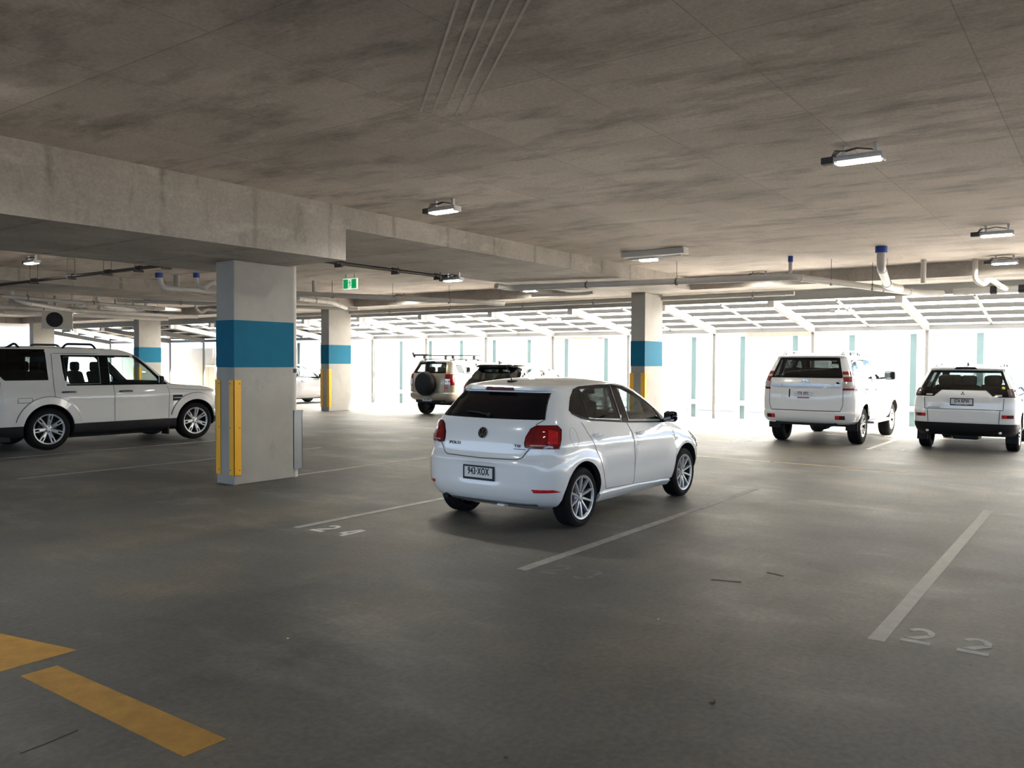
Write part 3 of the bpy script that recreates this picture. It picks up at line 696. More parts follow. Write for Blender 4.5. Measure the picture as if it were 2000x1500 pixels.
pipe('drain_pipe', 'pipe with a deep curve and blue collar in the far left cluster', [(15.2, 26.2, ZT), (15.2, 26.2, 3.45), (14.8, 26.3, 3.34), (13.6, 26.2, 3.36)], 0.07, 'pvc', collars=[(15.2, 26.2, ZT)], br=0.2)
pipe('drain_pipe', 'bent pipe hanging in the middle of the far left cluster', [(13.1, 25.4, 3.6), (13.4, 25.5, 3.36), (14.4, 25.9, 3.40), (16.2, 25.8, 3.40)], 0.06, 'pvc', sockets=False, rods=[(15.4, 25.85, 3.46)])
pipe('drain_pipe', 'thick pipe with trap at the extreme left under the sprinkler pipe', [(10.6, 25.2, ZT), (10.6, 25.2, 3.42), (10.9, 25.1, 3.30), (12.6, 26.0, 3.22)], 0.06, 'pvc', br=0.2)
pipe('drain_pipe', 'pale pipe running left to right above the far wall', [(13.0, 31.5, 3.35), (18.6, 30.5, 3.33)], 0.07, 'pvc', rods=[(15.0, 31.14, 3.41)])
pipe('drain_pipe', 'long thin pipe along the far left band beam', [(12.4, 22.9, 3.38), (18.5, 19.6, 3.36)], 0.05, 'pvc_grey', rods=[(13.88, 22.1, 3.42)])
for k, (x_, y_) in enumerate(((10.9, 26.0), (12.2, 25.0), (13.0, 27.8), (14.2, 25.2), (14.9, 27.6), (16.0, 24.6))):
    pipe('trap_pipe', 'small hanging pipe trap in the far left pipe cluster, %s from the left' % ORD[k], [(x_, y_, ZT), (x_, y_, 3.40), (x_+0.18, y_-0.05, 3.26), (x_+0.36, y_-0.1, 3.40), (x_+0.9, y_-0.3, 3.36)], 0.045, 'pvc' if k % 2 else 'pvc_grey', sockets=False, br=0.15, group='pipe traps at far left')
# exit sign
ex = empty('exit_sign', (13.9, 14.85, ZB), 'green exit sign with white running figure hanging under the ceiling', 'sign')
ex.location = (13.75, 14.8, ZC)
MB().rbox((-0.02, -0.24, -0.36), (0.02, 0.24, -0.10), 0.006).build('sign_case', MT['exit_white'], ex)
for a_, b_ in ((-0.22, -0.06), (0.06, 0.22)): MB().box((-0.026, a_, -0.34), (-0.02, b_, -0.12)).build('green_panel', MT['exit_green'], ex)
MB().box((-0.024, -0.06, -0.34), (-0.02, 0.06, -0.12)).build('door_panel', MT['exit_white'], ex)
rn = MB(); rn.disc((-0.028, 0.0, -0.155), 0.017, 10, 'x'); rn.bar((-0.028, 0.005, -0.175), (-0.028, -0.01, -0.24), 0.004, 0.028, upv=(0, 1, 0)); rn.bar((-0.028, -0.01, -0.24), (-0.028, -0.045, -0.275), 0.004, 0.018, upv=(0, 1, 0)); rn.bar((-0.028, -0.01, -0.24), (-0.028, 0.03, -0.315), 0.004, 0.018, upv=(0, 1, 0)); rn.bar((-0.028, 0.0, -0.185), (-0.028, 0.045, -0.21), 0.004, 0.014, upv=(0, 1, 0)); rn.bar((-0.028, 0.0, -0.185), (-0.028, -0.045, -0.20), 0.004, 0.014, upv=(0, 1, 0))
rn.build('running_figure', MT['exit_green'], ex)
MB().box((-0.012, -0.16, -0.10), (0.012, -0.13, 0)).build('bracket', MT['galv'], ex)
MB().box((-0.012, 0.13, -0.10), (0.012, 0.16, 0)).build('bracket', MT['galv'], ex)
# air conditioning condenser hung at far left
ac = empty('air_conditioner', (13.5, 28.7, 2.72), 'cream air conditioning condenser with round fan hung at far left', 'air conditioner'); ac.rotation_euler = (0, 0, R(62))
MB().rbox((-0.16, -0.45, 0), (0.16, 0.45, 0.62), 0.015).build('case', MT['cream_box'], ac)
fan = MB().lathe([(0.0, -0.175), (0.235, -0.175), (0.25, -0.165), (0.25, -0.155)], 28, 'x', (0, 0.08, 0.31)).build('fan_opening', MT['black_plastic'], ac)
gl = MB()
for r_ in (0.08, 0.14, 0.20, 0.245): gl.lathe([(r_-0.004, -0.182), (r_+0.004, -0.182), (r_+0.004, -0.176), (r_-0.004, -0.176)], 28, 'x', (0, 0.08, 0.31), closed=True)
for k in range(8):
    a_ = R(k*45); gl.bar((-0.18, 0.08, 0.31), (-0.18, 0.08+0.245*math.cos(a_), 0.31+0.245*math.sin(a_)), 0.006, 0.006)
gl.build('fan_grille', MT['dark_box'], ac)
fr_ = MB(); fr_.box((-0.18, -0.47, -0.05), (0.18, -0.42, 0)); fr_.box((-0.18, 0.42, -0.05), (0.18, 0.47, 0))
for s1 in (-1, 1):
    for s2 in (-0.445, 0.445): fr_.tube([(s1*0.17, s2, -0.05), (s1*0.17, s2, ZC-2.72)], 0.008, 6)
fr_.build('hanger_frame', MT['galv'], ac)
# meter cabinet on the far concrete wall
cb = empty('meter_cabinet', (24.86, 36.6, 0), 'cream metal cabinet with conduits against the far left concrete wall', 'cabinet')
MB().rbox((-0.35, -0.55, 0.0), (0, 0.55, 1.45), 0.015).build('case', MT['cream_box'], cb)
for k in (-0.27, 0.27): MB().rbox((-0.37, k-0.255, 0.06), (-0.35, k+0.255, 1.40), 0.006).build('door', MT['cream_box'], cb)
for k in (-0.2, 0.05): MB().tube([(-0.08, k, 1.45), (-0.08, k, 2.34)], 0.03, 8).build('conduit', MT['pvc_grey'], cb)
cb2 = empty('switch_box', (24.86, 34.9, 0), 'low grey metal box beside the cream cabinet on the far wall', 'cabinet')
MB().rbox((-0.4, -0.75, 0.0), (0, 0.75, 1.35), 0.02).build('case', MT['wall_concrete'], cb2)
MB().box((-0.42, -0.70, 0.05), (-0.4, 0.70, 1.30)).build('door', MT['pvc'], cb2)
# ------------------------------------------------------------------ cars: lofted bodies, cut openings, fitted parts (heading +x, origin on the ground under the rear axle)
def pchip(xs, ys):
    n = len(xs); h = [xs[i+1]-xs[i] for i in range(n-1)]; d = [(ys[i+1]-ys[i])/h[i] for i in range(n-1)]
    m = [0.0]*n; m[0], m[-1] = d[0], d[-1]
    for i in range(1, n-1):
        if d[i-1]*d[i] > 0:
            w1, w2 = 2*h[i]+h[i-1], h[i]+2*h[i-1]; m[i] = (w1+w2)/(w1/d[i-1]+w2/d[i])
    def f(x):
        i = 0
        while i < n-2 and x > xs[i+1]: i += 1
        t = (x-xs[i])/h[i]
        return (2*t**3-3*t*t+1)*ys[i]+(t**3-2*t*t+t)*h[i]*m[i]+(-2*t**3+3*t*t)*ys[i+1]+(t**3-t*t)*h[i]*m[i+1]
    return f
def arc_resample(pts, k):
    L = [0.0]
    for a, b in zip(pts[:-1], pts[1:]): L.append(L[-1]+math.hypot(b[0]-a[0], b[1]-a[1]))
    out = []; j = 0
    for i in range(k):
        t = L[-1]*i/(k-1)
        while j < len(L)-2 and L[j+1] < t: j += 1
        u = (t-L[j])/max(1e-9, L[j+1]-L[j]); out.append((pts[j][0]+(pts[j+1][0]-pts[j][0])*u, pts[j][1]+(pts[j+1][1]-pts[j][1])*u))
    return out
KR, KS, KF = 16, 34, 16
def outline(xr, xf, w_, Lr, nr, Lf, nf):
    tot = xf-xr
    if Lr+Lf > tot*0.96: s = tot*0.96/(Lr+Lf); Lr *= s; Lf *= s
    rear = [(xr+Lr*(1-math.cos(t)**(2/nr)) if t < math.pi/2-1e-6 else xr+Lr, w_*math.sin(t)**(2/nr) if t > 1e-9 else 0.0) for t in [math.pi/2*(k/60)**1.6 for k in range(61)]]
    rear = arc_resample(rear, KR)
    front = [(xf-Lf*(1-math.cos(t)**(2/nf)) if t < math.pi/2-1e-6 else xf-Lf, w_*math.sin(t)**(2/nf) if t > 1e-9 else 0.0) for t in [math.pi/2*(k/60)**1.6 for k in range(61)]]
    front = arc_resample(front, KF)[::-1]
    a, b = rear[-1], front[0]
    mid = [(a[0]+(b[0]-a[0])*k/KS, w_) for k in range(1, KS)]
    half = rear+mid+front
    return half
class Body:
    def __init__(s, rows, roof, disp=None):
        """rows: (z, xr, xf, w, Lr, nr, Lf, nf); roof: (ztop, xc, power)"""
        s.rows = rows; zs = [r[0] for r in rows]
        s.fn = [pchip(zs, [r[i] for r in rows]) for i in range(1, 8)]
        lay = []
        for a, b in zip(zs[:-1], zs[1:]):
            k = max(1, int(math.ceil((b-a)/0.03)))
            lay += [a+(b-a)*i/k for i in range(k)]
        lay.append(zs[-1])
        outs = []
        for z in lay: outs.append((z, [f(z) for f in s.fn]))
        ztop, xc, pw = roof; ze = zs[-1]; base = [f(ze) for f in s.fn]
        for q in (0.985, 0.95, 0.88, 0.78, 0.64, 0.48, 0.30, 0.12):
            z = ze+(ztop-ze)*(1-q**pw); xr, xf, w_, Lr, nr, Lf, nf = base
            outs.append((z, [xc-(xc-xr)*q, xc+(xf-xc)*q, w_*q, Lr*q, nr, Lf*q, nf]))
        s.v = []; s.f = []; n = None
        for z, a in outs:
            half = outline(*a)
            ring = [(x, y, z) for x, y in half]+[(x, -y, z) for x, y in half[-2:0:-1]]
            n = len(ring)
            if disp: ring = [disp(*p) for p in ring]
            s.v += ring
        for i in range(len(outs)-1):
            for j in range(n): s.f.append((i*n+j, (i+1)*n+j, (i+1)*n+(j+1) % n, i*n+(j+1) % n))
        s.f.append(tuple(range(n))); s.f.append(tuple(reversed([(len(outs)-1)*n+j for j in range(n)])))
        me = bpy.data.meshes.new('tmp'); me.from_pydata(s.v, [], s.f)
        bm = bmesh.new(); bm.from_mesh(me); bmesh.ops.recalc_face_normals(bm, faces=bm.faces); bm.to_mesh(me); bm.free(); me.update()
        s.me = me
        s.vv = [v.co.copy() for v in me.vertices]; s.vn = [v.normal.copy() for v in me.vertices]
        s.poly = [tuple(p.vertices) for p in me.polygons]
        s.bvh = BVHTree.FromPolygons(s.vv, s.poly)
    def hit(s, o, d):
        h = s.bvh.ray_cast(Vector(o), Vector(d))
        if h[0] is None: h = s.bvh.find_nearest(Vector(o)+Vector(d)*1.5)
        loc, nrm, idx, _ = h
        nn = Vector((0, 0, 0))
        for vi in s.poly[idx]:
            if len(s.poly[idx]) > 6: nn = nrm.copy(); break
            nn += s.vn[vi]/((s.vv[vi]-loc).length+0.004)
        return loc, nn.normalized()
    # projections: (a, b) -> ray.  'R' right side (x,z), 'L' left, 'B' rear (y,z), 'F' front (y,z), 'T' top (x,y), ('A', deg) oblique (u,z)
    def pt(s, view, a, b, off=0.0):
        if view == 'R': o, d = (a, -3, b), (0, 1, 0)
        elif view == 'L': o, d = (a, 3, b), (0, -1, 0)
        elif view == 'B': o, d = (-4, a, b), (1, 0, 0)
        elif view == 'F': o, d = (7, a, b), (-1, 0, 0)
        elif view == 'T': o, d = (a, b, 4), (0, 0, -1)
        else:
            t = R(view[1]); dd = Vector((math.cos(t), math.sin(t), 0)); u = Vector((-math.sin(t), math.cos(t), 0))
            p = u*a+Vector((0, 0, b)); o, d = p-dd*5, dd
        loc, n = s.hit(o, d); return loc+n*off, n
    def patch(s, view, poly, off=0.004, depth=0.012, nu=14, nv=8, rnd=0):
        """a fitted plate following the body surface inside a 2D outline"""
        for _ in range(rnd):
            q = []
            for i in range(len(poly)):
                a, b = poly[i], poly[(i+1) % len(poly)]
                q += [(a[0]*0.75+b[0]*0.25, a[1]*0.75+b[1]*0.25), (a[0]*0.25+b[0]*0.75, a[1]*0.25+b[1]*0.75)]
            poly = q
        A = [p[0] for p in poly]; a0, a1 = min(A), max(A); e = (a1-a0)*1e-4
        sa = sorted(set([a0+e, a1-e]+[min(max(a, a0+e), a1-e) for a in A]+[a0+(a1-a0)*k/nu for k in range(1, nu)]))
        t = [sa[0]]
        for a in sa[1:]:
            if a-t[-1] > (a1-a0)*0.002: t.append(a)
        sa = t; g = []
        for a in sa:
            bs = []
            for i in range(len(poly)):
                p, q = poly[i], poly[(i+1) % len(poly)]
                if (p[0]-a)*(q[0]-a) <= 0 and abs(p[0]-q[0]) > 1e-9: bs.append(p[1]+(q[1]-p[1])*(a-p[0])/(q[0]-p[0]))
            b0, b1 = (min(bs), max(bs)) if bs else (g[-1][0][1], g[-1][-1][1])
            g.append([(a, b0+(b1-b0)*k/nv) for k in range(nv+1)])
        mb = MB(); vo = []; vi = []
        for col in g:
            for a, b in col:
                p, n = s.pt(view, a, b); vo.append(p+n*off); vi.append(p-n*depth)
        nc, nr_ = len(g), nv+1; fs = []
        I = lambda i, j: i*nr_+j
        for i in range(nc-1):
            for j in range(nv): fs.append((I(i, j), I(i+1, j), I(i+1, j+1), I(i, j+1)))
        m = len(vo); per_ = [I(i, 0) for i in range(nc)]+[I(nc-1, j) for j in range(1, nr_)]+[I(i, nv) for i in range(nc-2, -1, -1)]+[I(0, j) for j in range(nv-1, 0, -1)]
        for x, y in zip(per_, per_[1:]+per_[:1]): fs.append((x, y, y+m, x+m))
        return mb.add(vo+vi, fs)
    def ribbon(s, mb, view, path, wd=0.006, off=0.0015, step=0.03):
        pts = []
        for a, b in zip(path[:-1], path[1:]):
            L = math.hypot(b[0]-a[0], b[1]-a[1]); k = max(1, int(L/step))
            pts += [(a[0]+(b[0]-a[0])*i/k, a[1]+(b[1]-a[1])*i/k) for i in range(k)]
        pts.append(path[-1]); P = [s.pt(view, *p) for p in pts]; vs = []
        for i, (p, n) in enumerate(P):
            d = P[min(i+1, len(P)-1)][0]-P[max(i-1, 0)][0]; d.normalize(); q = n.cross(d).normalized()
            vs += [p+n*off+q*wd/2, p+n*off-q*wd/2, p-n*0.004+q*wd/2, p-n*0.004-q*wd/2]
        fs = []
        for i in range(len(P)-1):
            a = i*4; b = a+4
            fs += [(a, b, b+1, a+1), (a, a+2, b+2, b), (a+1, b+1, b+3, a+3)]
        mb.add(vs, fs); return mb
def inset_body(b, rows, t, zf, zt, x0, x1, roof_in=0.05):
    """closed cabin volume inside the shell"""
    v = []; f = []; zs = []; z = zf
    while z < zt: zs.append(z); z += 0.06
    zs.append(zt); n = None
    for z in zs:
        xr, xf, w_, Lr, nr, Lf, nf = [g(z) for g in b.fn]
        half = outline(max(xr+t*1.3, x0), min(xf-t*1.3, x1), w_-t, min(Lr, 0.4), nr, min(Lf, 0.5), nf)
        ring = [(x, y, z) for x, y in half]+[(x, -y, z) for x, y in half[-2:0:-1]]; n = len(ring); v += ring
    for i in range(len(zs)-1):
        for j in range(n): f.append((i*n+j, (i+1)*n+j, (i+1)*n+(j+1) % n, i*n+(j+1) % n))
    f.append(tuple(range(n))); f.append(tuple(reversed([(len(zs)-1)*n+j for j in range(n)])))
    return v, f
def prism(view, poly):
    n = len(poly)
    if view == 'S': lo, hi = -1.6, 1.6; V = lambda a, b, h: (a, h, b)
    elif view == 'R': lo, hi = -1.6, -0.2; V = lambda a, b, h: (a, h, b)
    elif view == 'L': lo, hi = 0.2, 1.6; V = lambda a, b, h: (a, h, b)
    elif view == 'B': lo, hi = -2.5, 0.35; V = lambda a, b, h: (h, a, b)
    else: lo, hi = 1.0, 4.5; V = lambda a, b, h: (h, a, b)
    return [V(a, b, lo) for a, b in poly]+[V(a, b, hi) for a, b in poly], [tuple(range(n)), tuple(reversed(range(n, 2*n)))]+[(i, n+i, n+(i+1) % n, (i+1) % n) for i in range(n)]
def shrink(poly, d):
    cx = sum(p[0] for p in poly)/len(poly); cy = sum(p[1] for p in poly)/len(poly)
    wx = max(p[0] for p in poly)-min(p[0] for p in poly); wy = max(p[1] for p in poly)-min(p[1] for p in poly)
    return [(cx+(p[0]-cx)*(1-2*d/wx), cy+(p[1]-cy)*(1-2*d/wy)) for p in poly]
def cut_body(b, root, paint, arches, cabin, holes, black=None, names=None):
    """boolean the openings out of the loft, then link one object per material"""
    me = b.me
    mats = [MT[paint], MT['black_plastic'], MT['cabin_dark']]
    for m in mats: me.materials.append(m)
    if black:
        idx = [1 if black(p.center) else 0 for p in me.polygons]; me.polygons.foreach_set('material_index', idx)
    bo = bpy.data.objects.new('tmp_body', me); C.objects.link(bo); cut = []
    def cutter(v, f):
        cm = MB().add(v, f).mesh('tmp_cut'); cm.materials.append(MT['cabin_dark'])
        o = bpy.data.objects.new('tmp_cut', cm); C.objects.link(o); cut.append(o)
        md = bo.modifiers.new('b', 'BOOLEAN'); md.operation = 'DIFFERENCE'; md.object = o; md.solver = 'EXACT'
        try: md.material_mode = 'TRANSFER'
        except Exception: pass
    cutter(*cabin)
    for (x, z, r, y0) in arches:
        for s_ in (-1, 1):
            m_ = MB(); n = 48
            ring = [(x+r*math.cos(2*math.pi*k/n), z+r*math.sin(2*math.pi*k/n)) for k in range(n)]
            m_.add([(a, s_*y0, c) for a, c in ring]+[(a, s_*1.6, c) for a, c in ring], [tuple(range(n)), tuple(reversed(range(n, 2*n)))]+[(i, n+i, n+(i+1) % n, (i+1) % n) for i in range(n)])
            cutter(m_.v, m_.f)
    for view, poly in holes: cutter(*prism(view, poly))
    dg = bpy.context.evaluated_depsgraph_get()
    nm = bpy.data.meshes.new_from_object(bo.evaluated_get(dg))
    for o in cut: bpy.data.objects.remove(o)
    bpy.data.objects.remove(bo)
    out = []
    for k, m in enumerate(nm.materials):
        fs = [p for p in nm.polygons if p.material_index == k]
        if not fs: continue
        used = {}; vs = []; ff = []
        for p in fs:
            for vi in p.vertices:
                if vi not in used: used[vi] = len(vs); vs.append(nm.vertices[vi].co.copy())
            ff.append(tuple(used[vi] for vi in p.vertices))
        mm = bpy.data.meshes.new('body'); mm.from_pydata(vs, [], ff); mm.materials.append(m)
        mm.polygons.foreach_set('use_smooth', [True]*len(mm.polygons)); mm.set_sharp_from_angle(angle=R(38)); mm.update()
        nme = 'cabin_lining' if m is MT['cabin_dark'] else ('lower_cladding' if m is MT['black_plastic'] else 'body_shell')
        out.append(link(nme, mm, root))
    bpy.data.meshes.remove(nm)
    return out
# ---- wheels
def wheel_set(Rt, Wt, Rr, style):
    """returns meshes for one wheel whose outer face looks to -y"""
    h = Wt/2; g = 0.007
    prof = [(Rr-0.005, h*0.72), (Rr+0.012, h*0.95), (Rr+(Rt-Rr)*0.55, h*1.0), (Rt-0.028, h*0.93), (Rt-0.008, h*0.80)]
    for k in range(4):
        c = h*(0.55-0.366*k); prof += [(Rt, c+0.012), (Rt-g, c+0.006), (Rt-g, c-0.006), (Rt, c-0.012)]
    prof += [(Rt-0.008, -h*0.80), (Rt-0.028, -h*0.93), (Rt-0.05, -h*0.985), (Rr+(Rt-Rr)*0.55, -h*1.0), (Rr+0.03, -h*0.97), (Rr+0.012, -h*0.95), (Rr-0.005, -h*0.72)]
    tyre = MB().lathe(prof, 56, 'y').mesh('wheel', MT['tyre'], smooth=35)
    rim = MB(); rim.lathe([(Rr-0.03, h*0.7), (Rr-0.035, -h*0.5), (Rr-0.024, -h*0.76)], 56, 'y', m=MT['cabin_dark'])
    rim.lathe([(Rr-0.024, -h*0.76), (Rr-0.012, -h*0.90), (Rr+0.004, -h*0.93), (Rr+0.010, -h*0.86)], 56, 'y', m=MT['alloy']); rim = rim.mesh('rim', smooth=40)
    brake = MB(); brake.lathe([(0.02, -h*0.18), (Rr*0.62, -h*0.18), (Rr*0.62, -h*0.05), (0.02, -h*0.05)], 32, 'y', m=MT['alloy_dark']); brake.disc((0, h*0.1, 0), Rr-0.03, 32, 'y', MT['cabin_dark'])
    brake = brake.mesh('brake_disc')
    y0, y1 = -h*0.62, -h*0.86
    sp = MB(); n = style['n']
    def blade(u0, u1, w0, w1, ya, yb, th, sx=0.0, sx1=0.0):
        vs = []
        for r_, w_, y in ((u0, w0, ya), (u0+(u1-u0)*0.5, (w0+w1)/2, (ya+yb)/2-0.004), (u1, w1, yb)):
            c = sx+(sx1-sx)*(r_-u0)/(u1-u0)
            vs += [(c-w_/2, y+0.006, r_), (c-w_*0.3, y-0.004, r_), (c+w_*0.3, y-0.004, r_), (c+w_/2, y+0.006, r_), (c+w_/2, y+th, r_), (c-w_/2, y+th, r_)]
        fs = []
        for i in range(2):
            for j in range(6): fs.append((i*6+j, i*6+(j+1) % 6, i*6+6+(j+1) % 6, i*6+6+j))
        fs += [tuple(range(6)), tuple(reversed(range(12, 18)))]
        sp.add(vs, fs)
    if style['kind'] == 'slim': blade(0.045, Rr-0.006, 0.030, 0.024, y0, y1, 0.03)
    elif style['kind'] == 'slot':
        blade(0.07, Rr*0.62, 0.066, 0.076, y0, -h*0.8, 0.035)
        blade(Rr*0.60, Rr-0.006, 0.026, 0.028, -h*0.8, y1, 0.035, -0.026, -0.029); blade(Rr*0.60, Rr-0.006, 0.026, 0.028, -h*0.8, y1, 0.035, 0.026, 0.029)
        blade(Rr*0.90, Rr-0.004, 0.066, 0.07, -h*0.85, y1, 0.035)
    elif style['kind'] == 'vee':
        blade(0.05, Rr-0.006, 0.034, 0.034, y0, y1, 0.03, -0.012, -0.035); blade(0.05, Rr-0.006, 0.034, 0.034, y0, y1, 0.03, 0.012, 0.035)
    spoke = sp.mesh('spoke', MT['alloy'], smooth=30)
    hub = MB(); hub.lathe([(0.0, y0-0.012), (0.03, y0-0.010), (0.034, y0+0.0), (0.075, y0+0.004), (0.085, y0+0.016), (0.085, y0+0.05)], 28, 'y')
    hub = hub.mesh('hub', MT['alloy'], smooth=35)
    nutm = MB().lathe([(0.0, -0.006), (0.010, -0.006), (0.012, 0.0), (0.012, 0.012)], 8, 'y', (0, y0-0.001, 0)).mesh('wheel_nut', MT['alloy_dark'])
    return dict(tyre=tyre, rim=rim, brake=brake, spoke=spoke, hub=hub, nut=nutm, n=n, nuts=style.get('nuts', 5), rot=style.get('rot', 0))
def put_wheel(W, root, x, y, z, side):
    """side -1: outer face towards -y"""
    wo = link('wheel', W['tyre'], root, (x, y, z))
    if side > 0: wo.rotation_euler = (0, 0, math.pi)
    link('rim', W['rim'], wo); link('brake_disc', W['brake'], wo); link('hub', W['hub'], wo)
    for k in range(W['n']):
        s_ = link('spoke', W['spoke'], wo); s_.rotation_euler = (0, R(W['rot'])+2*math.pi*k/W['n'], 0)
    for k in range(W['nuts']):
        a = 2*math.pi*k/W['nuts']+0.3; link('wheel_nut', W['nut'], wo, (0.052*math.sin(a), 0, 0.052*math.cos(a)))
    return wo
# ---- lettering laid on a rear-facing surface
def text_mesh(txt, size, m, squeeze=1.0, bold=0.0, depth=0.002):
    cu = bpy.data.curves.new('lettering', 'FONT'); cu.body = txt; cu.size = size; cu.align_x = 'CENTER'; cu.align_y = 'CENTER'; cu.offset = bold; cu.space_character = 1.12; cu.extrude = depth; cu.resolution_u = 3
    o = bpy.data.objects.new('tmp_text', cu); C.objects.link(o); dg = bpy.context.evaluated_depsgraph_get()
    me = bpy.data.meshes.new_from_object(o.evaluated_get(dg)); bpy.data.objects.remove(o)
    for v in me.vertices: v.co = Vector((-v.co.z, -v.co.x*squeeze, v.co.y))
    me.materials.clear(); me.materials.append(m); me.update(); return me
def tilt_to(n):
    """rotation that turns the -x axis onto n"""
    return Vector((-1, 0, 0)).rotation_difference(Vector(n)).to_euler()
def plate(root, b, y, z, txt, ink, frame=None, wd=0.372, ht=0.134, off=0.012, sub=None, back=None):
    p, n = b.pt('B', y, z); n = Vector((n.x, n.y*0.6, 0)).normalized()
    e = MB().rbox((-0.004, -wd/2, -ht/2), (0.004, wd/2, ht/2), 0.003).build('number_plate', MT['plate_white'], root, p+n*off); e.rotation_euler = tilt_to(n)
    link('plate_lettering', text_mesh(txt, ht*0.86, MT[ink], 0.63, 0.0022), e, (-0.006, 0, 0.008))
    if frame:
        f = MB(); t = 0.012
        f.box((-0.008, -wd/2-t, -ht/2-t*1.6), (0.008, wd/2+t, -ht/2+0.004)); f.box((-0.008, -wd/2-t, ht/2-0.004), (0.008, wd/2+t, ht/2+t))
        f.box((-0.008, -wd/2-t, -ht/2), (0.008, -wd/2+0.004, ht/2)); f.box((-0.008, wd/2-0.004, -ht/2), (0.008, wd/2+t, ht/2)); f.build('plate_frame', MT[frame], e)
    if sub: link('plate_motto', text_mesh(sub[0], 0.022, MT[sub[1]], 1.0), e, (-0.009, 0, -ht/2-0.004 if frame else -ht/2+0.012))
    return e
def seats(root, b, fx, rx, w_, zs, hz, third=None):
    """front pair, rear bench of three; zs cushion height, hz headrest top"""
    def seat(x, y, wd, nm='seat'):
        m = MB(); m.rbox((x, y-wd/2, zs-0.14), (x+0.50, y+wd/2, zs), 0.05)
        bk = MB(); bk.rbox((-0.06, -wd/2, 0), (0.08, wd/2, hz-0.15-zs), 0.06); m.add([(x-v[2]*0.26+v[0], y+v[1], zs-0.04+v[2]) for v in bk.v], bk.f)
        hd = MB(); hd.rbox((-0.055, -0.14, 0), (0.055, 0.14, 0.20), 0.05); zz = hz-0.20; m.add([(x-(zz-zs)*0.24+v[0], y+v[1], zz+v[2]) for v in hd.v], hd.f)
        for s_ in (-0.06, 0.06): m.tube([(x-(zz-zs)*0.24, y+s_, zz-0.06), (x-(zz-zs)*0.24, y+s_, zz+0.03)], 0.007, 6)
        return m.build(nm, MT['seat_cloth'], root, smooth=40)
    for s_ in (-1, 1): seat(fx, s_*w_*0.47, 0.50)
    for s_ in (-1, 0, 1): seat(rx, s_*w_*0.52, 0.42)
    if third is not None:
        for s_ in (-1, 1): seat(third, s_*w_*0.45, 0.42)
def dash(root, x, w_, z):
    m = MB(); m.rbox((x, -w_, z-0.32), (x+0.42, w_, z), 0.08, seg=3); m.build('dashboard', MT['cabin_dark'], root, smooth=40)
    s_ = MB(); pts = [(0.19*math.sin(2*math.pi*k/28)*0.35, 0.19*math.cos(2*math.pi*k/28), 0.19*math.sin(2*math.pi*k/28)) for k in range(28)]
    s_.tube([(x-0.16+p[0], -w_*0.48+p[1], z-0.02+p[2]) for p in pts], 0.016, 8, closed=True)
    s_.bar((x-0.14, -w_*0.48-0.18, z-0.02), (x-0.14, -w_*0.48+0.18, z-0.02), 0.02, 0.035); s_.tube([(x-0.14, -w_*0.48, z-0.03), (x+0.1, -w_*0.48, z-0.12)], 0.03, 8)
    s_.build('steering_wheel', MT['black_plastic'], root, smooth=40)
def mirror(root, b, x, z, s_, m, out=0.16, sz=(0.10, 0.20, 0.14), reach=0.03):
    p, n = b.pt('R' if s_ < 0 else 'L', x, z)
    c = Vector((p.x+0.02, p.y+s_*(out), p.z+0.07))
    h = MB(); h.rbox((c.x-sz[0]/2, c.y-sz[1]/2, c.z-sz[2]/2), (c.x+sz[0]/2, c.y+sz[1]/2, c.z+sz[2]/2), 0.045, seg=3)
    h.v = [(v[0]+(v[1]-c.y)*s_*-0.18, v[1], v[2]) for v in h.v]
    h.bar((p.x, p.y-s_*0.02, p.z+0.01), (c.x, c.y-s_*sz[1]*0.3, c.z-sz[2]*0.3), 0.06, 0.04)
    o = h.build('door_mirror', MT[m], root, smooth=50)
    MB().rbox((c.x-sz[0]/2-0.004, c.y-sz[1]*0.38, c.z-sz[2]*0.36), (c.x-sz[0]/2+0.004, c.y+sz[1]*0.38, c.z+sz[2]*0.36), 0.003).build('mirror_glass', MT['chrome'], o)
    return o
def handle(root, b, view, x0, x1, z, m, ht=0.03, bowl=None):
    h = MB(); P = []
    for k in range(7):
        t = k/6; p, n = b.pt(view, x0+(x1-x0)*t, z); P.append(p+n*(0.012+0.022*math.sin(math.pi*t)**0.5))
    for a, c in zip(P[:-1], P[1:]): h.bar(a, c, 0.016, ht)
    o = h.build('door_handle', MT[m], root, smooth=40)
    if bowl: b.patch(view, [((x0+x1)/2+0.085*math.cos(t_*math.pi/8), z+0.06*math.sin(t_*math.pi/8)) for t_ in range(16)], 0.0045, 0.004, 8, 4).build('handle_bowl', MT[bowl], o, smooth=40)
    return o
def head_lamps(root, b, pts):
    for sgn in (-1, 1):
        ang = 140 if sgn < 0 else -140; t_ = R(ang)
        b.patch(('A', ang), [(-math.sin(t_)*x+math.cos(t_)*sgn*y, z) for x, y, z in pts], 0.008, 0.01, 10, 5).build('head_lamp', MT['lamp_clear'], root, smooth=40)
def flares(c, r, wd, amt):
    """displacement bump around wheel arches"""
    def f(x, y, z):
        k = 0.0
        for cx, cz in c:
            d = math.hypot(x-cx, z-cz)
            k = max(k, max(0.0, 1-abs(d-r)/wd))
        return amt*(k*k*(3-2*k))
    return f
SLIM10 = dict(kind='slim', n=10, nuts=5)
SLOT7 = dict(kind='slot', n=7, nuts=5, rot=8)
VEE6 = dict(kind='vee', n=6, nuts=6, rot=12)
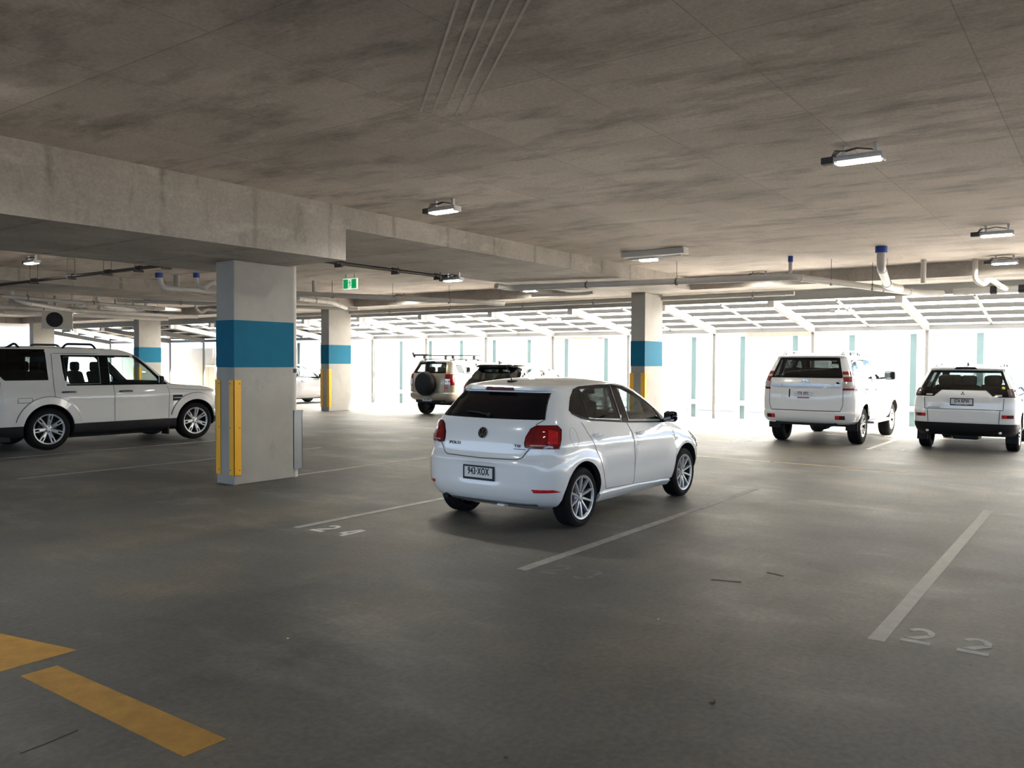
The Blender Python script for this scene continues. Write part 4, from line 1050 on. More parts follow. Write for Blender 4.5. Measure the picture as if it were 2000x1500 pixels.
# ================================================================== white hatchback (hero)
def hatchback():
    root = empty('hatchback', (7.29, 5.235, 0), 'white five-door hatchback with black rear window parked at the centre', 'car')
    A = [(0.0, 0.31), (2.49, 0.31)]; fl_ = flares(A, 0.40, 0.13, 0.014)
    def disp(x, y, z):
        s_ = 1 if y > 0 else -1; ay = abs(y)
        if ay > 0.45 and z < 0.95:
            k = min(1.0, (ay-0.45)/0.25)
            d = fl_(x, y, z)
            zl = 0.86-0.03*x                                     # shoulder crease
            t = (z-zl)/0.06
            if -0.5 < x < 2.9: d += 0.010*math.exp(-t*t)
            t2 = (z-0.50)/0.10
            if 0.45 < x < 2.05: d -= 0.012*math.exp(-t2*t2)
            y = s_*(ay+d*k)
        if x < -0.4:                                             # shelf above the bumper and plate recess
            t = (z-0.69)/0.035
            x += -0.014*math.exp(-t*t)*(1 if abs(y) < 0.70 else 0)
            if abs(y) < 0.30 and 0.47 < z < 0.66: x += 0.012
        return (x, y, z)
    b = Body([  # z, xr, xf, w, Lr, nr, Lf, nf
        (0.20, -0.42, 3.10, 0.74, 0.45, 3.2, 0.7, 2.6), (0.27, -0.585, 3.26, 0.795, 0.48, 3.4, 0.75, 2.6), (0.34, -0.645, 3.33, 0.822, 0.5, 3.6, 0.8, 2.6),
        (0.45, -0.675, 3.36, 0.845, 0.5, 3.8, 0.8, 2.6), (0.60, -0.675, 3.36, 0.852, 0.5, 3.8, 0.8, 2.6), (0.70, -0.658, 3.33, 0.850, 0.5, 3.8, 0.8, 2.6),
        (0.745, -0.63, 3.27, 0.846, 0.48, 3.8, 0.85, 2.6), (0.85, -0.618, 3.05, 0.838, 0.48, 3.8, 0.9, 2.6), (0.95, -0.60, 2.68, 0.815, 0.48, 3.8, 0.8, 2.7),
        (1.02, -0.580, 2.42, 0.793, 0.46, 4.0, 0.65, 2.8), (1.09, -0.548, 2.27, 0.765, 0.46, 4.2, 0.6, 2.8), (1.20, -0.462, 2.11, 0.710, 0.44, 4.4, 0.6, 2.8),
        (1.30, -0.370, 1.95, 0.655, 0.42, 4.6, 0.58, 2.8), (1.385, -0.285, 1.76, 0.612, 0.42, 4.6, 0.56, 2.8), (1.400, -0.315, 1.71, 0.604, 0.42, 4.6, 0.55, 2.8), (1.425, -0.315, 1.62, 0.588, 0.42, 4.6, 0.55, 2.8), (1.448, -0.28, 1.50, 0.565, 0.42, 4.2, 0.55, 2.8)],
        (1.525, 0.55, 2.2), disp)
    # openings
    rd = [(0.24, 1.115), (0.315, 1.37), (0.42, 1.41), (0.98, 1.42), (0.885, 1.065), (0.36, 1.095)]
    fd = [(1.055, 1.045), (1.145, 1.41), (1.24, 1.40), (1.42, 1.34), (1.62, 1.25), (1.80, 1.13), (1.84, 1.005)]
    band = [(-0.085, 1.20), (0.05, 1.33), (0.15, 1.395), (0.30, 1.427), (0.70, 1.44), (1.03, 1.438), (1.26, 1.408), (1.46, 1.34), (1.66, 1.25), (1.84, 1.14), (1.96, 1.03), (1.90, 0.975), (1.03, 1.022), (0.25, 1.083), (0.08, 1.115), (-0.06, 1.165)]
    rw = [(-0.60, 1.115), (-0.66, 1.118), (-0.565, 1.375), (-0.3, 1.378), (0.3, 1.378), (0.565, 1.375), (0.66, 1.118), (0.60, 1.115), (0.0, 1.11)]
    ws = [(-0.62, 1.06), (-0.50, 1.38), (0, 1.41), (0.50, 1.38), (0.62, 1.06), (0, 1.04)]
    cut_body(b, root, 'paint_white', [(0.0, 0.315, 0.365, 0.52), (2.49, 0.315, 0.365, 0.52)], inset_body(b, None, 0.05, 0.42, 1.40, -0.5, 1.95),
             [('S', shrink(rd, 0.012)), ('S', shrink(fd, 0.012)), ('B', shrink(rw, 0.02)), ('F', shrink(ws, 0.02))])
    # glass and pillar trim
    for v, sd_ in (('R', 'right'), ('L', 'left')):
        bt_ = MB()
        # black surround as strips: quarter light, pillar, top/bottom mouldings
        b.patch(v, [(-0.085, 1.20), (0.05, 1.33), (0.15, 1.395), (0.26, 1.42), (0.315, 1.372), (0.235, 1.112), (0.235, 1.085), (0.08, 1.113), (-0.06, 1.165)], 0.003, 0.01, 10, 8).build('quarter_glass', MT['gloss_black'], root, smooth=50)
        b.patch(v, [(0.885, 1.03), (0.98, 1.435), (1.145, 1.43), (1.055, 1.015)], 0.0035, 0.01, 6, 10).build('door_pillar', MT['gloss_black'], root, smooth=50)
        g1 = b.patch(v, rd, 0.0025, 0.004, 12, 10).build('rear_side_glass', MT['glass_privacy'], root, smooth=50)
        g2 = b.patch(v, fd, 0.0025, 0.004, 14, 10).build('front_side_glass', MT['glass_tint'], root, smooth=50)
        tm_ = MB()
        top = [(0.15, 1.40), (0.30, 1.43), (0.70, 1.443), (1.03, 1.441), (1.26, 1.413), (1.46, 1.347), (1.66, 1.256), (1.84, 1.142), (1.95, 1.04)]
        b.ribbon(tm_, v, [(p[0], p[1]-0.012) for p in top], 0.034, 0.006)
        b.ribbon(tm_, v, [(-0.06, 1.172), (0.08, 1.117), (0.25, 1.087), (1.03, 1.026), (1.90, 0.98)], 0.022, 0.007)
        b.ribbon(tm_, v, [(1.80, 1.14), (1.86, 0.99)], 0.03, 0.006)
        b.ribbon(tm_, v, [(0.29, 1.40), (0.225, 1.10)], 0.016, 0.006)
        tm_.build('window_trim', MT['black_plastic'], root)
        ch_ = MB(); b.ribbon(ch_, v, [(0.978, 1.43), (0.883, 1.035)], 0.008, 0.0085); b.ribbon(ch_, v, [(1.10, 1.30), (1.06, 1.035)], 0.006, 0.0085); ch_.build('trim_highlight', MT['alloy'], root)
        b.patch(v, [(1.80, 1.14), (1.955, 1.015), (1.87, 0.985)], 0.010, 0.01, 5, 4).build('mirror_triangle', MT['alloy_dark'], root)
        # doors
        rdoor = [(0.06, 1.07), (0.12, 0.97), (0.22, 0.82), (0.33, 0.66), (0.42, 0.46), (0.50, 0.335), (1.13, 0.315), (1.13, 0.50), (1.10, 0.70), (1.075, 0.90), (0.985, 1.015), (0.25, 1.07)]
        fdoor = [(1.02, 1.01), (1.085, 0.90), (1.11, 0.70), (1.14, 0.50), (1.14, 0.315), (2.17, 0.275), (2.19, 0.60), (2.13, 0.86), (1.95, 0.965), (1.88, 0.97)]
        d1 = b.patch(v, rdoor, 0.002, 0.004, 20, 16).build('rear_door', MT['paint_white'], root, smooth=50)
        d2 = b.patch(v, fdoor, 0.002, 0.004, 20, 16).build('front_door', MT['paint_white'], root, smooth=50)
        handle(d1, b, v, 0.22, 0.40, 0.925, 'paint_white', 0.026, 'paint_white'); handle(d2, b, v, 1.16, 1.34, 0.885, 'paint_white', 0.026, 'paint_white')
        sm = MB(); b.ribbon(sm, v, rdoor[:6], 0.0055, 0.003); b.ribbon(sm, v, [(1.005, 1.015), (1.08, 0.90), (1.105, 0.70), (1.135, 0.50), (1.135, 0.315)], 0.007, 0.003); b.ribbon(sm, v, [(0.50, 0.333), (1.13, 0.313), (2.17, 0.273)], 0.006, 0.003); b.ribbon(sm, v, [(2.17, 0.275), (2.19, 0.60), (2.13, 0.86), (1.95, 0.965)], 0.005, 0.003)
        sm.build('panel_gap', MT['seam'], root)
        # sill
        b.patch(v, [(0.36, 0.215), (0.36, 0.30), (1.2, 0.295), (2.12, 0.255), (2.12, 0.205)], 0.02, 0.01, 16, 4).build('sill_trim', MT['paint_white'], root, smooth=60)
        mirror(root, b, 1.90, 0.975, -1 if v == 'R' else 1, 'gloss_black', 0.10, (0.11, 0.18, 0.13))
    c_ = MB(); cir = [(-0.155+0.072*math.cos(t*math.pi/12), 0.935+0.095*math.sin(t*math.pi/12)) for t in range(25)]; b.ribbon(c_, 'R', cir, 0.005, 0.002); c_.build('fuel_cap', MT['seam_light'], root)
    b.patch('F', ws, 0.003, 0.004, 14, 10).build('windscreen', MT['glass_clear'], root, smooth=50)
    # tailgate
    tg = [(-0.60, 1.10), (-0.60, 0.90), (-0.50, 0.745), (-0.45, 0.725), (0.0, 0.715), (0.45, 0.725), (0.50, 0.745), (0.60, 0.90), (0.60, 1.10)]
    t = b.patch('B', tg, 0.003, 0.004, 24, 14).build('tailgate', MT['paint_white'], root, smooth=50)
    sm = MB(); b.ribbon(sm, 'B', [(-0.655, 1.115), (-0.60, 1.07)], 0.008, 0.004); b.ribbon(sm, 'B', [(-0.60, 0.87), (-0.50, 0.742), (-0.45, 0.722), (0.0, 0.712), (0.45, 0.722), (0.50, 0.742), (0.60, 0.87)], 0.010, 0.004); b.ribbon(sm, 'B', [(-0.66, 1.118), (-0.56, 1.37)], 0.008, 0.004); b.ribbon(sm, 'B', [(0.66, 1.118), (0.56, 1.37)], 0.008, 0.004)
    sm.build('panel_gap', MT['seam'], root)
    gl_ = b.patch('B', rw, 0.004, 0.006, 20, 12).build('rear_window', MT['gloss_black'], root, smooth=50)
    wp = MB(); p0, n0 = b.pt('B', -0.02, 1.135, 0.02); p1, n1 = b.pt('B', 0.28, 1.16, 0.022); wp.tube([p0, (p0+p1)/2+n0*0.012, p1], 0.008, 6); wp.tube([p0-n0*0.02, p0+n0*0.01], 0.022, 10); wp.build('wiper', MT['black_plastic'], gl_)
    b.patch('B', [(-0.19, 1.405), (-0.17, 1.427), (0.17, 1.427), (0.19, 1.405), (0.17, 1.398), (-0.17, 1.398)], 0.006, 0.01, 12, 3).build('brake_light', MT['lamp_dark_red'], root)
    # tail lamps, seen square on from the rear corner
    for sgn in (-1, 1):
        ang = 38 if sgn < 0 else -38
        view = ('A', ang)
        def U(x, y): t_ = R(ang); return -math.sin(t_)*x+math.cos(t_)*y
        pts = [(-0.62, 0.535, 0.885), (-0.615, 0.55, 0.95), (-0.60, 0.60, 1.03), (-0.585, 0.66, 1.062), (-0.43, 0.80, 1.062), (-0.38, 0.815, 1.02), (-0.40, 0.825, 0.92), (-0.45, 0.835, 0.835), (-0.60, 0.60, 0.835), (-0.615, 0.54, 0.845)]
        poly = [(U(x, sgn*y), z) for x, y, z in pts]
        lo_ = b.patch(view, poly, 0.010, 0.012, 16, 10).build('tail_lamp', MT['gloss_black'], root, smooth=40)
        cx = sum(q[0] for q in poly)/len(poly); cz = sum(q[1] for q in poly)/len(poly)
        inn = [(cx+(q[0]-cx)*0.945, cz+(q[1]-cz)*0.93) for q in poly]
        b.patch(view, inn, 0.016, 0.0, 16, 10).build('red_lens', MT['lamp_red'], lo_, smooth=40)
        us_ = [q[0] for q in inn]; u0, u1 = min(us_), max(us_)
        # brighter outer block and pale lower strip moulded into the lens
        a_, c_2 = (u0+0.10*(u1-u0), u0+0.36*(u1-u0)) if sgn < 0 else (u1-0.36*(u1-u0), u1-0.10*(u1-u0))
        b.patch(view, [(a_, 0.88), (a_, 1.0), (c_2, 1.02), (c_2, 0.88)], 0.019, 0.0, 5, 5).build('inner_lens', MT['lamp_red_bright'], lo_)
        a2, c2 = (u0+0.42*(u1-u0), u0+0.85*(u1-u0)) if sgn < 0 else (u1-0.85*(u1-u0), u1-0.42*(u1-u0))
        b.patch(view, [(a2, 0.862), (a2, 0.872), (c2, 0.872), (c2, 0.862)], 0.0185, 0.0, 6, 1).build('reverse_strip', MT['lamp_clear'], lo_)
        # bumper reflectors
        rp_ = [(-0.60, 0.60, 0.44), (-0.48, 0.79, 0.435), (-0.40, 0.825, 0.408), (-0.60, 0.63, 0.405)]
        b.patch(view, [(U(x, sgn*y), z) for x, y, z in rp_], 0.004, 0.006, 8, 2).build('reflector', MT['lamp_red_bright'], root)
    # emblem ring with V over W
    p, n = b.pt('B', 0.0, 0.965, 0.008); 
    e = MB().lathe([(0.0, -0.002), (0.052, -0.002), (0.058, 0.004), (0.058, 0.010)], 32, 'x').build('emblem', MT['gloss_black'], t, p); e.rotation_euler = tilt_to(n)
    ring = MB().lathe([(0.049, -0.006), (0.058, -0.006), (0.058, 0.0), (0.049, 0.0)], 32, 'x', closed=True)
    def st(a, c): ring.bar((-0.005, -a[0], a[1]), (-0.005, -c[0], c[1]), 0.006, 0.009, upv=(0, 0, 1))
    for a, c in (((-0.020, 0.046), (0, 0.006)), ((0.020, 0.046), (0, 0.006)), ((-0.042, 0.028), (-0.020, -0.044)), ((-0.020, -0.044), (0, 0.0)), ((0, 0.0), (0.020, -0.044)), ((0.020, -0.044), (0.042, 0.028))): st(a, c)
    ring.build('emblem_ring', MT['chrome'], e)
    for txt, y, z, sz, m_ in (('POLO', 0.36, 0.845, 0.042, 'alloy_dark'), ('TSI', -0.44, 0.855, 0.036, 'alloy_dark')):
        p, n = b.pt('B', y, z, 0.006); o = link('lettering', text_mesh(txt, sz, MT[m_], 1.35, 0.001), t, p); o.rotation_euler = tilt_to(n)
    b.patch('B', [(-0.53, 0.822), (-0.53, 0.829), (-0.40, 0.829), (-0.40, 0.822)], 0.006, 0.002, 4, 1).build('badge_strip', MT['alloy_dark'], t)
    plate(root, b, 0.0, 0.565, '943·XOX', 'plate_ink', 'plate_ink', 0.372, 0.115, 0.012)
    # lower lip, exhaust, tow eye, antenna
    b.patch('B', [(-0.62, 0.262), (-0.62, 0.286), (0.30, 0.286), (0.44, 0.286), (0.44, 0.262)], 0.010, 0.01, 16, 2).build('bumper_lip', MT['guard_box'], root)
    MB().tube([(-0.60, 0.50, 0.27), (-0.3, 0.50, 0.28)], 0.032, 12).build('exhaust_pipe', MT['black_plastic'], root, smooth=40)
    MB().rbox((-0.58, -0.26, 0.225), (-0.50, -0.16, 0.25), 0.01).build('tow_cover', MT['paint_white'], root)
    an = MB(); p, n = b.pt('T', -0.10, 0.0); an.rbox((p.x-0.05, -0.035, p.z-0.005), (p.x+0.06, 0.035, p.z+0.018), 0.012); an.tube([p+Vector((0, 0, 0.01)), p+Vector((-0.115, 0, 0.185))], [0.007, 0.004], 8); an.build('antenna', MT['black_plastic'], root, smooth=40)
    head_lamps(root, b, [(3.0, 0.62, 0.62), (2.92, 0.66, 0.76), (2.70, 0.77, 0.82), (2.62, 0.80, 0.74), (2.85, 0.76, 0.60)])
    b.patch('F', [(-0.50, 0.60), (-0.50, 0.66), (0.50, 0.66), (0.50, 0.60)], 0.006, 0.01, 12, 2).build('front_grille', MT['gloss_black'], root)
    b.patch('F', [(-0.55, 0.32), (-0.50, 0.46), (0.50, 0.46), (0.55, 0.32)], 0.006, 0.01, 12, 3).build('lower_grille', MT['black_plastic'], root)
    W = wheel_set(0.305, 0.215, 0.222, SLIM10)
    for x in (0.0, 2.49):
        for s_ in (-1, 1): put_wheel(W, root, x, s_*0.735, 0.305, s_)
    MB().box((0.35, -0.6, 0.18), (2.1, 0.6, 0.24)).build('underbody', MT['black_plastic'], root)
    MB().tube([(0.0, -0.7, 0.30), (0.0, 0.7, 0.30)], 0.04, 8).build('axle', MT['black_plastic'], root)
    seats(root, b, 0.95, 0.15, 0.74, 0.62, 1.26); dash(root, 1.72, 0.66, 0.98)
    MB().rbox((1.42, -0.12, 1.31), (1.45, 0.12, 1.37), 0.01).build('inside_mirror', MT['black_plastic'], root)
    return root
hatchback()
# ================================================================== the other cars share one builder; every car brings its own outlines
def car(sp):
    root = empty(sp['name'], sp['loc'], sp['label'], 'car')
    wb, rt_, wt = sp['wb'], sp['tyre'], sp.get('tw', 0.235)
    x0 = sp.get('x0', 0.0); A = [(x0, rt_), (x0+wb, rt_)]; fl_ = flares(A, sp['arch']+0.04, 0.14, sp.get('flare', 0.018)); cr = sp.get('crease')
    def disp(x, y, z):
        ay = abs(y)
        if ay > 0.5 and z < sp['belt']:
            k = min(1.0, (ay-0.5)/0.25); d = fl_(x, y, z)
            if cr and -0.6 < x < wb+0.4:
                t = (z-cr)/0.06; d += 0.010*math.exp(-t*t)
            y = math.copysign(ay+d*k, y)
        return (x, y, z)
    b = Body(sp['rows'], sp['roof'], disp); P = sp['paint']
    holes = []
    for poly, g in sp['side']: holes.append(('S', shrink(poly, 0.008)))
    holes.append(('B', shrink(sp['rw'], 0.02))); holes.append(('F', shrink(sp['ws'], 0.02)))
    cut_body(b, root, P, [(x0, rt_+0.01, sp['arch'], sp.get('archy', 0.55)), (x0+wb, rt_+0.01, sp['arch'], sp.get('archy', 0.55))],
             inset_body(b, None, 0.055, sp['floor'], sp['rows'][-1][0]-0.03, sp['cab'][0], sp['cab'][1]), holes, sp.get('black'))
    for v in 'RL':
        for poly, g in sp['side']: b.patch(v, poly, 0.003, 0.004, 12, 8).build('side_glass', MT[g], root, smooth=50)
        for poly in sp.get('pillars', []): b.patch(v, poly, 0.004, 0.008, 8, 8).build('pillar_trim', MT['gloss_black'], root, smooth=50)
        sm = MB()
        for nm, poly, hd in sp.get('doors', []):
            d = b.patch(v, poly, 0.002, 0.004, 16, 12).build(nm, MT[P], root, smooth=50)
            if hd: handle(d, b, v, hd[0], hd[1], hd[2], sp.get('handle', P), 0.035, P)
        for path in sp.get('gaps', []): b.ribbon(sm, v, path, 0.009, 0.003)
        if sm.f: sm.build('panel_gap', MT['seam'], root)
        if sp.get('mirror'): mirror(root, b, sp['mirror'][0], sp['mirror'][1], -1 if v == 'R' else 1, sp['mirror'][2], 0.17, (0.11, 0.24, 0.19))
    b.patch('F', sp['ws'], 0.003, 0.004, 12, 8).build('windscreen', MT['glass_clear'], root, smooth=50)
    rwo = b.patch('B', sp['rw'], 0.003, 0.005, 20, 10).build('rear_window', MT[sp.get('rg', 'glass_tint')], root, smooth=50)
    ft = MB(); rr_ = shrink(sp['rw'], 0.02); b.ribbon(ft, 'B', rr_+rr_[:1], 0.045, 0.006); ft.build('window_surround', MT['gloss_black'], rwo)
    t = b.patch('B', sp['tg'], 0.003, 0.004, 20, 14).build('tailgate', MT[P], root, smooth=50)
    sm = MB()
    for path in sp.get('rgaps', []): b.ribbon(sm, 'B', path, 0.012, 0.004)
    if sm.f: sm.build('panel_gap', MT['seam'], root)
    W = wheel_set(rt_, wt, sp['rim'], sp['wheel'])
    for x in (x0, x0+wb):
        for s_ in (-1, 1): put_wheel(W, root, x, s_*(sp['hw']-wt/2-0.02), rt_, s_)
    zb = sp['rows'][0][0]; xf_ = b.fn[1](sp['belt']*0.72); zl = sp['belt']*0.72
    head_lamps(root, b, [(xf_-0.05, 0.58, zl-0.08), (xf_-0.05, 0.60, zl+0.08), (xf_-0.30, 0.82, zl+0.09), (xf_-0.30, 0.84, zl-0.06)])
    b.patch('F', [(-0.48, zl-0.10), (-0.50, zl+0.08), (0.50, zl+0.08), (0.48, zl-0.10)], 0.006, 0.01, 12, 3).build('front_grille', MT['black_plastic'], root)
    MB().box((0.45, -0.62, zb-0.06), (wb-0.5, 0.62, zb+0.04)).build('underbody', MT['black_plastic'], root)
    for x in (x0, x0+wb): MB().tube([(x, -sp['hw']+0.2, rt_), (x, sp['hw']-0.2, rt_)], 0.045, 8).build('axle', MT['black_plastic'], root)
    f, r_, z0, hz = sp['seats']; seats(root, b, f, r_, sp['hw']-0.12, z0, hz, sp.get('third'))
    dash(root, sp['dash'], sp['hw']-0.2, sp['belt']-0.06)
    MB().rbox((sp['dash']-0.25, -0.12, hz+0.08), (sp['dash']-0.22, 0.12, hz+0.15), 0.01).build('inside_mirror', MT['black_plastic'], root)
    return root, b, t
def corner_lamp(root, b, name, pieces, ang=40, base=None):
    """pieces: (material, [(x, |y|, z)...]); built on both rear corners, viewed from the corner"""
    for sgn in (-1, 1):
        t_ = R(ang if sgn < 0 else -ang); U = lambda x, y: -math.sin(t_)*x+math.cos(t_)*y
        view = ('A', ang if sgn < 0 else -ang); par = None
        for i, (m, pts) in enumerate(pieces):
            o = b.patch(view, [(U(x, sgn*y), z) for x, y, z in pts], 0.008 if i == 0 else 0.014, 0.01 if i == 0 else 0.0, 10, 6).build(name if i == 0 else 'lens', MT[m], root if i == 0 else par, smooth=40)
            if i == 0: par = o
def reflector(root, b, y0, y1, z0, z1, split=True):
    for s_ in (-1, 1):
        o = b.patch('B', [(s_*y0, z0), (s_*y0, z1), (s_*y1, z1), (s_*y1, z0)], 0.006, 0.006, 6, 3).build('reflector', MT['lamp_dark_red'], root)
        if split: b.patch('B', [(s_*y0, z0+0.004), (s_*y0, z1-0.004), (s_*(y0+(y1-y0)*0.42), z1-0.004), (s_*(y0+(y1-y0)*0.42), z0+0.004)], 0.009, 0.0, 4, 3).build('reflector_lens', MT['lamp_red_bright'], o)
def rails(root, b, x0, x1, y, m, h=0.05, r=0.014, name='roof_rail'):
    for s_ in (-1, 1):
        mb = MB(); P = []
        for k in range(9):
            x = x0+(x1-x0)*k/8; p, n = b.pt('T', x, s_*y); P.append(p+Vector((0, 0, h*min(1, k*1.2 if k < 1 else 1) if 0 < k < 8 else 0.0)))
        mb.tube(bend(P, 0.06), r, 8)
        for k in (1, 4, 7): mb.bar(P[k]-Vector((0, 0, h)), P[k], 0.06, 0.025, upv=(0, 1, 0))
        mb.build(name, MT[m], root, smooth=40)
# ---- white off-roader seen from its right side at the left edge
def offroader():
    rq = [(-0.78, 1.40), (-0.78, 1.885), (0.06, 1.89), (0.075, 1.31), (-0.68, 1.31)]
    rd = [(0.38, 1.755), (1.06, 1.765), (1.06, 1.225), (0.47, 1.225), (0.395, 1.30)]
    fd = [(1.24, 1.765), (1.80, 1.755), (2.10, 1.52), (2.40, 1.215), (1.24, 1.215)]
    sp = dict(name='off_roader', loc=(7.34, 17.03, 0), label='tall white off-roader seen from its side at the left edge', paint='paint_cream', x0=0.06, wb=3.05, tyre=0.395, tw=0.265, rim=0.28, arch=0.46, hw=0.975, belt=1.15, crease=0.985, flare=0.012,
        rows=[(0.24, -0.70, 3.55, 0.86, 0.3, 4, 0.5, 3), (0.30, -0.88, 3.78, 0.92, 0.32, 4.5, 0.55, 3), (0.42, -0.95, 3.86, 0.945, 0.32, 5, 0.55, 3), (0.50, -0.96, 3.88, 0.95, 0.32, 5, 0.55, 3), (0.52, -0.93, 3.88, 0.95, 0.3, 5.5, 0.55, 3),
              (0.90, -0.93, 3.86, 0.955, 0.3, 5.5, 0.55, 3), (1.02, -0.93, 3.82, 0.95, 0.3, 5.5, 0.55, 3), (1.09, -0.925, 3.72, 0.94, 0.3, 5.5, 0.6, 3), (1.14, -0.92, 3.45, 0.93, 0.3, 5.5, 0.5, 3.2), (1.175, -0.92, 3.0, 0.92, 0.3, 5.5, 0.45, 3.5), (1.20, -0.92, 2.72, 0.91, 0.3, 5.5, 0.40, 3.6), (1.25, -0.91, 2.63, 0.90, 0.3, 5.5, 0.40, 3.6),
              (1.55, -0.89, 2.28, 0.85, 0.3, 5.5, 0.40, 3.6), (1.77, -0.87, 1.99, 0.805, 0.28, 5.5, 0.36, 3.6), (1.85, -0.86, 1.82, 0.785, 0.28, 5.5, 0.36, 3.6), (1.905, -0.84, 1.64, 0.755, 0.28, 5, 0.4, 3.4)],
        roof=(1.955, 0.2, 2.6), side=[(rq, 'glass_privacy'), (rd, 'glass_clear'), (fd, 'glass_clear')],
        pillars=[[(1.06, 1.225), (1.06, 1.765), (1.24, 1.765), (1.24, 1.215)], [(0.355, 1.29), (0.335, 1.785), (0.38, 1.785), (0.40, 1.29)], [(0.335, 1.755), (0.335, 1.785), (1.80, 1.785), (1.86, 1.74), (1.80, 1.755)], [(0.40, 1.20), (0.40, 1.228), (2.44, 1.222), (2.46, 1.19)], [(1.80, 1.755), (1.86, 1.76), (2.47, 1.20), (2.38, 1.20)]],
        doors=[('rear_door', [(0.17, 0.97), (0.17, 1.81), (0.33, 1.81), (0.33, 1.30), (0.42, 1.195), (1.295, 1.19), (1.305, 0.48), (0.66, 0.48), (0.60, 0.66), (0.44, 0.84)], (0.29, 0.56, 1.075)), ('front_door', [(1.315, 1.19), (1.325, 0.48), (2.46, 0.48), (2.48, 1.0), (2.45, 1.175)], (1.40, 1.68, 1.065))],
        gaps=[[(0.165, 1.81), (0.165, 0.94)], [(0.20, 1.815), (1.06, 1.815)], [(1.305, 1.19), (1.315, 0.48)], [(2.46, 1.16), (2.49, 1.0), (2.475, 0.48)], [(-0.49, 0.90), (-0.49, 0.985), (-0.24, 0.985), (-0.24, 0.90), (-0.49, 0.90)], [(0.66, 0.475), (2.46, 0.475)], [(2.50, 1.10), (3.5, 1.04)]],
        handle='alloy_dark', mirror=None, rw=[(-0.75, 1.30), (-0.68, 1.80), (0.68, 1.80), (0.75, 1.30)], ws=[(-0.80, 1.24), (-0.70, 1.78), (0.70, 1.78), (0.80, 1.24)], tg=[(-0.78, 0.55), (-0.78, 1.27), (0.78, 1.27), (0.78, 0.55)], rgaps=[],
        black=lambda c: c.z < 0.465, floor=0.62, cab=(-0.85, 2.45), seats=(1.32, 0.35, 0.92, 1.66), third=-0.55, dash=1.98, wheel=SLOT7)
    root, b, t = car(sp)
    for cx in (0.06, 3.11):                        # broad painted wheel-arch trims
        for v in 'RL':
            m = MB(); path = [(cx+0.53*math.cos(R(a)), 0.40+0.53*math.sin(R(a))) for a in range(10, 172, 6)]
            b.ribbon(m, v, path, 0.135, 0.016); m.build('arch_trim', MT['paint_cream'], root, smooth=60)
            m = MB(); path = [(cx+0.602*math.cos(R(a)), 0.40+0.602*math.sin(R(a))) for a in range(10, 172, 6)]
            b.ribbon(m, v, path, 0.008, 0.012); m.build('panel_gap', MT['seam'], root)
    for v in 'RL':
        o = b.patch(v, [(2.57, 0.845), (2.57, 0.965), (2.77, 0.965), (2.79, 0.93), (2.79, 0.86), (2.76, 0.845)], 0.006, 0.006, 6, 3).build('wing_vent', MT['black_plastic'], root)
        m = MB(); b.ribbon(m, v, [(2.58, 0.905), (2.785, 0.905)], 0.016, 0.012); m.build('vent_blade', MT['paint_cream'], o)
        mirror(root, b, 2.30, 1.22, -1 if v == 'R' else 1, 'black_plastic', 0.02, (0.13, 0.10, 0.16))
    for x0, x1 in ((-0.85, -0.36), (0.42, 1.06)):
        for s_ in (-1, 1):
            P = [b.pt('T', x0, s_*0.70)[0], b.pt('T', x0, s_*0.70)[0]+Vector((0.07, 0, 0.085)), b.pt('T', x1, s_*0.70)[0]+Vector((-0.07, 0, 0.085)), b.pt('T', x1, s_*0.70)[0]]
            MB().tube(bend(P, 0.05), 0.023, 8).build('roof_rail', MT['black_plastic'], root, smooth=40)
    MB().box((-0.98, -0.9, 0.20), (-0.60, 0.9, 0.30)).build('rear_valance', MT['black_plastic'], root)
    for s_ in (-1, 1): MB().box((2.47, s_*0.80-0.12, 0.14), (2.50, s_*0.80+0.12, 0.42)).build('mud_flap', MT['black_plastic'], root)
    corner_lamp(root, b, 'tail_lamp', [('lamp_red', [(-0.93, 0.78, 0.95), (-0.93, 0.78, 1.28), (-0.80, 0.93, 1.28), (-0.80, 0.945, 0.95)])])
offroader()
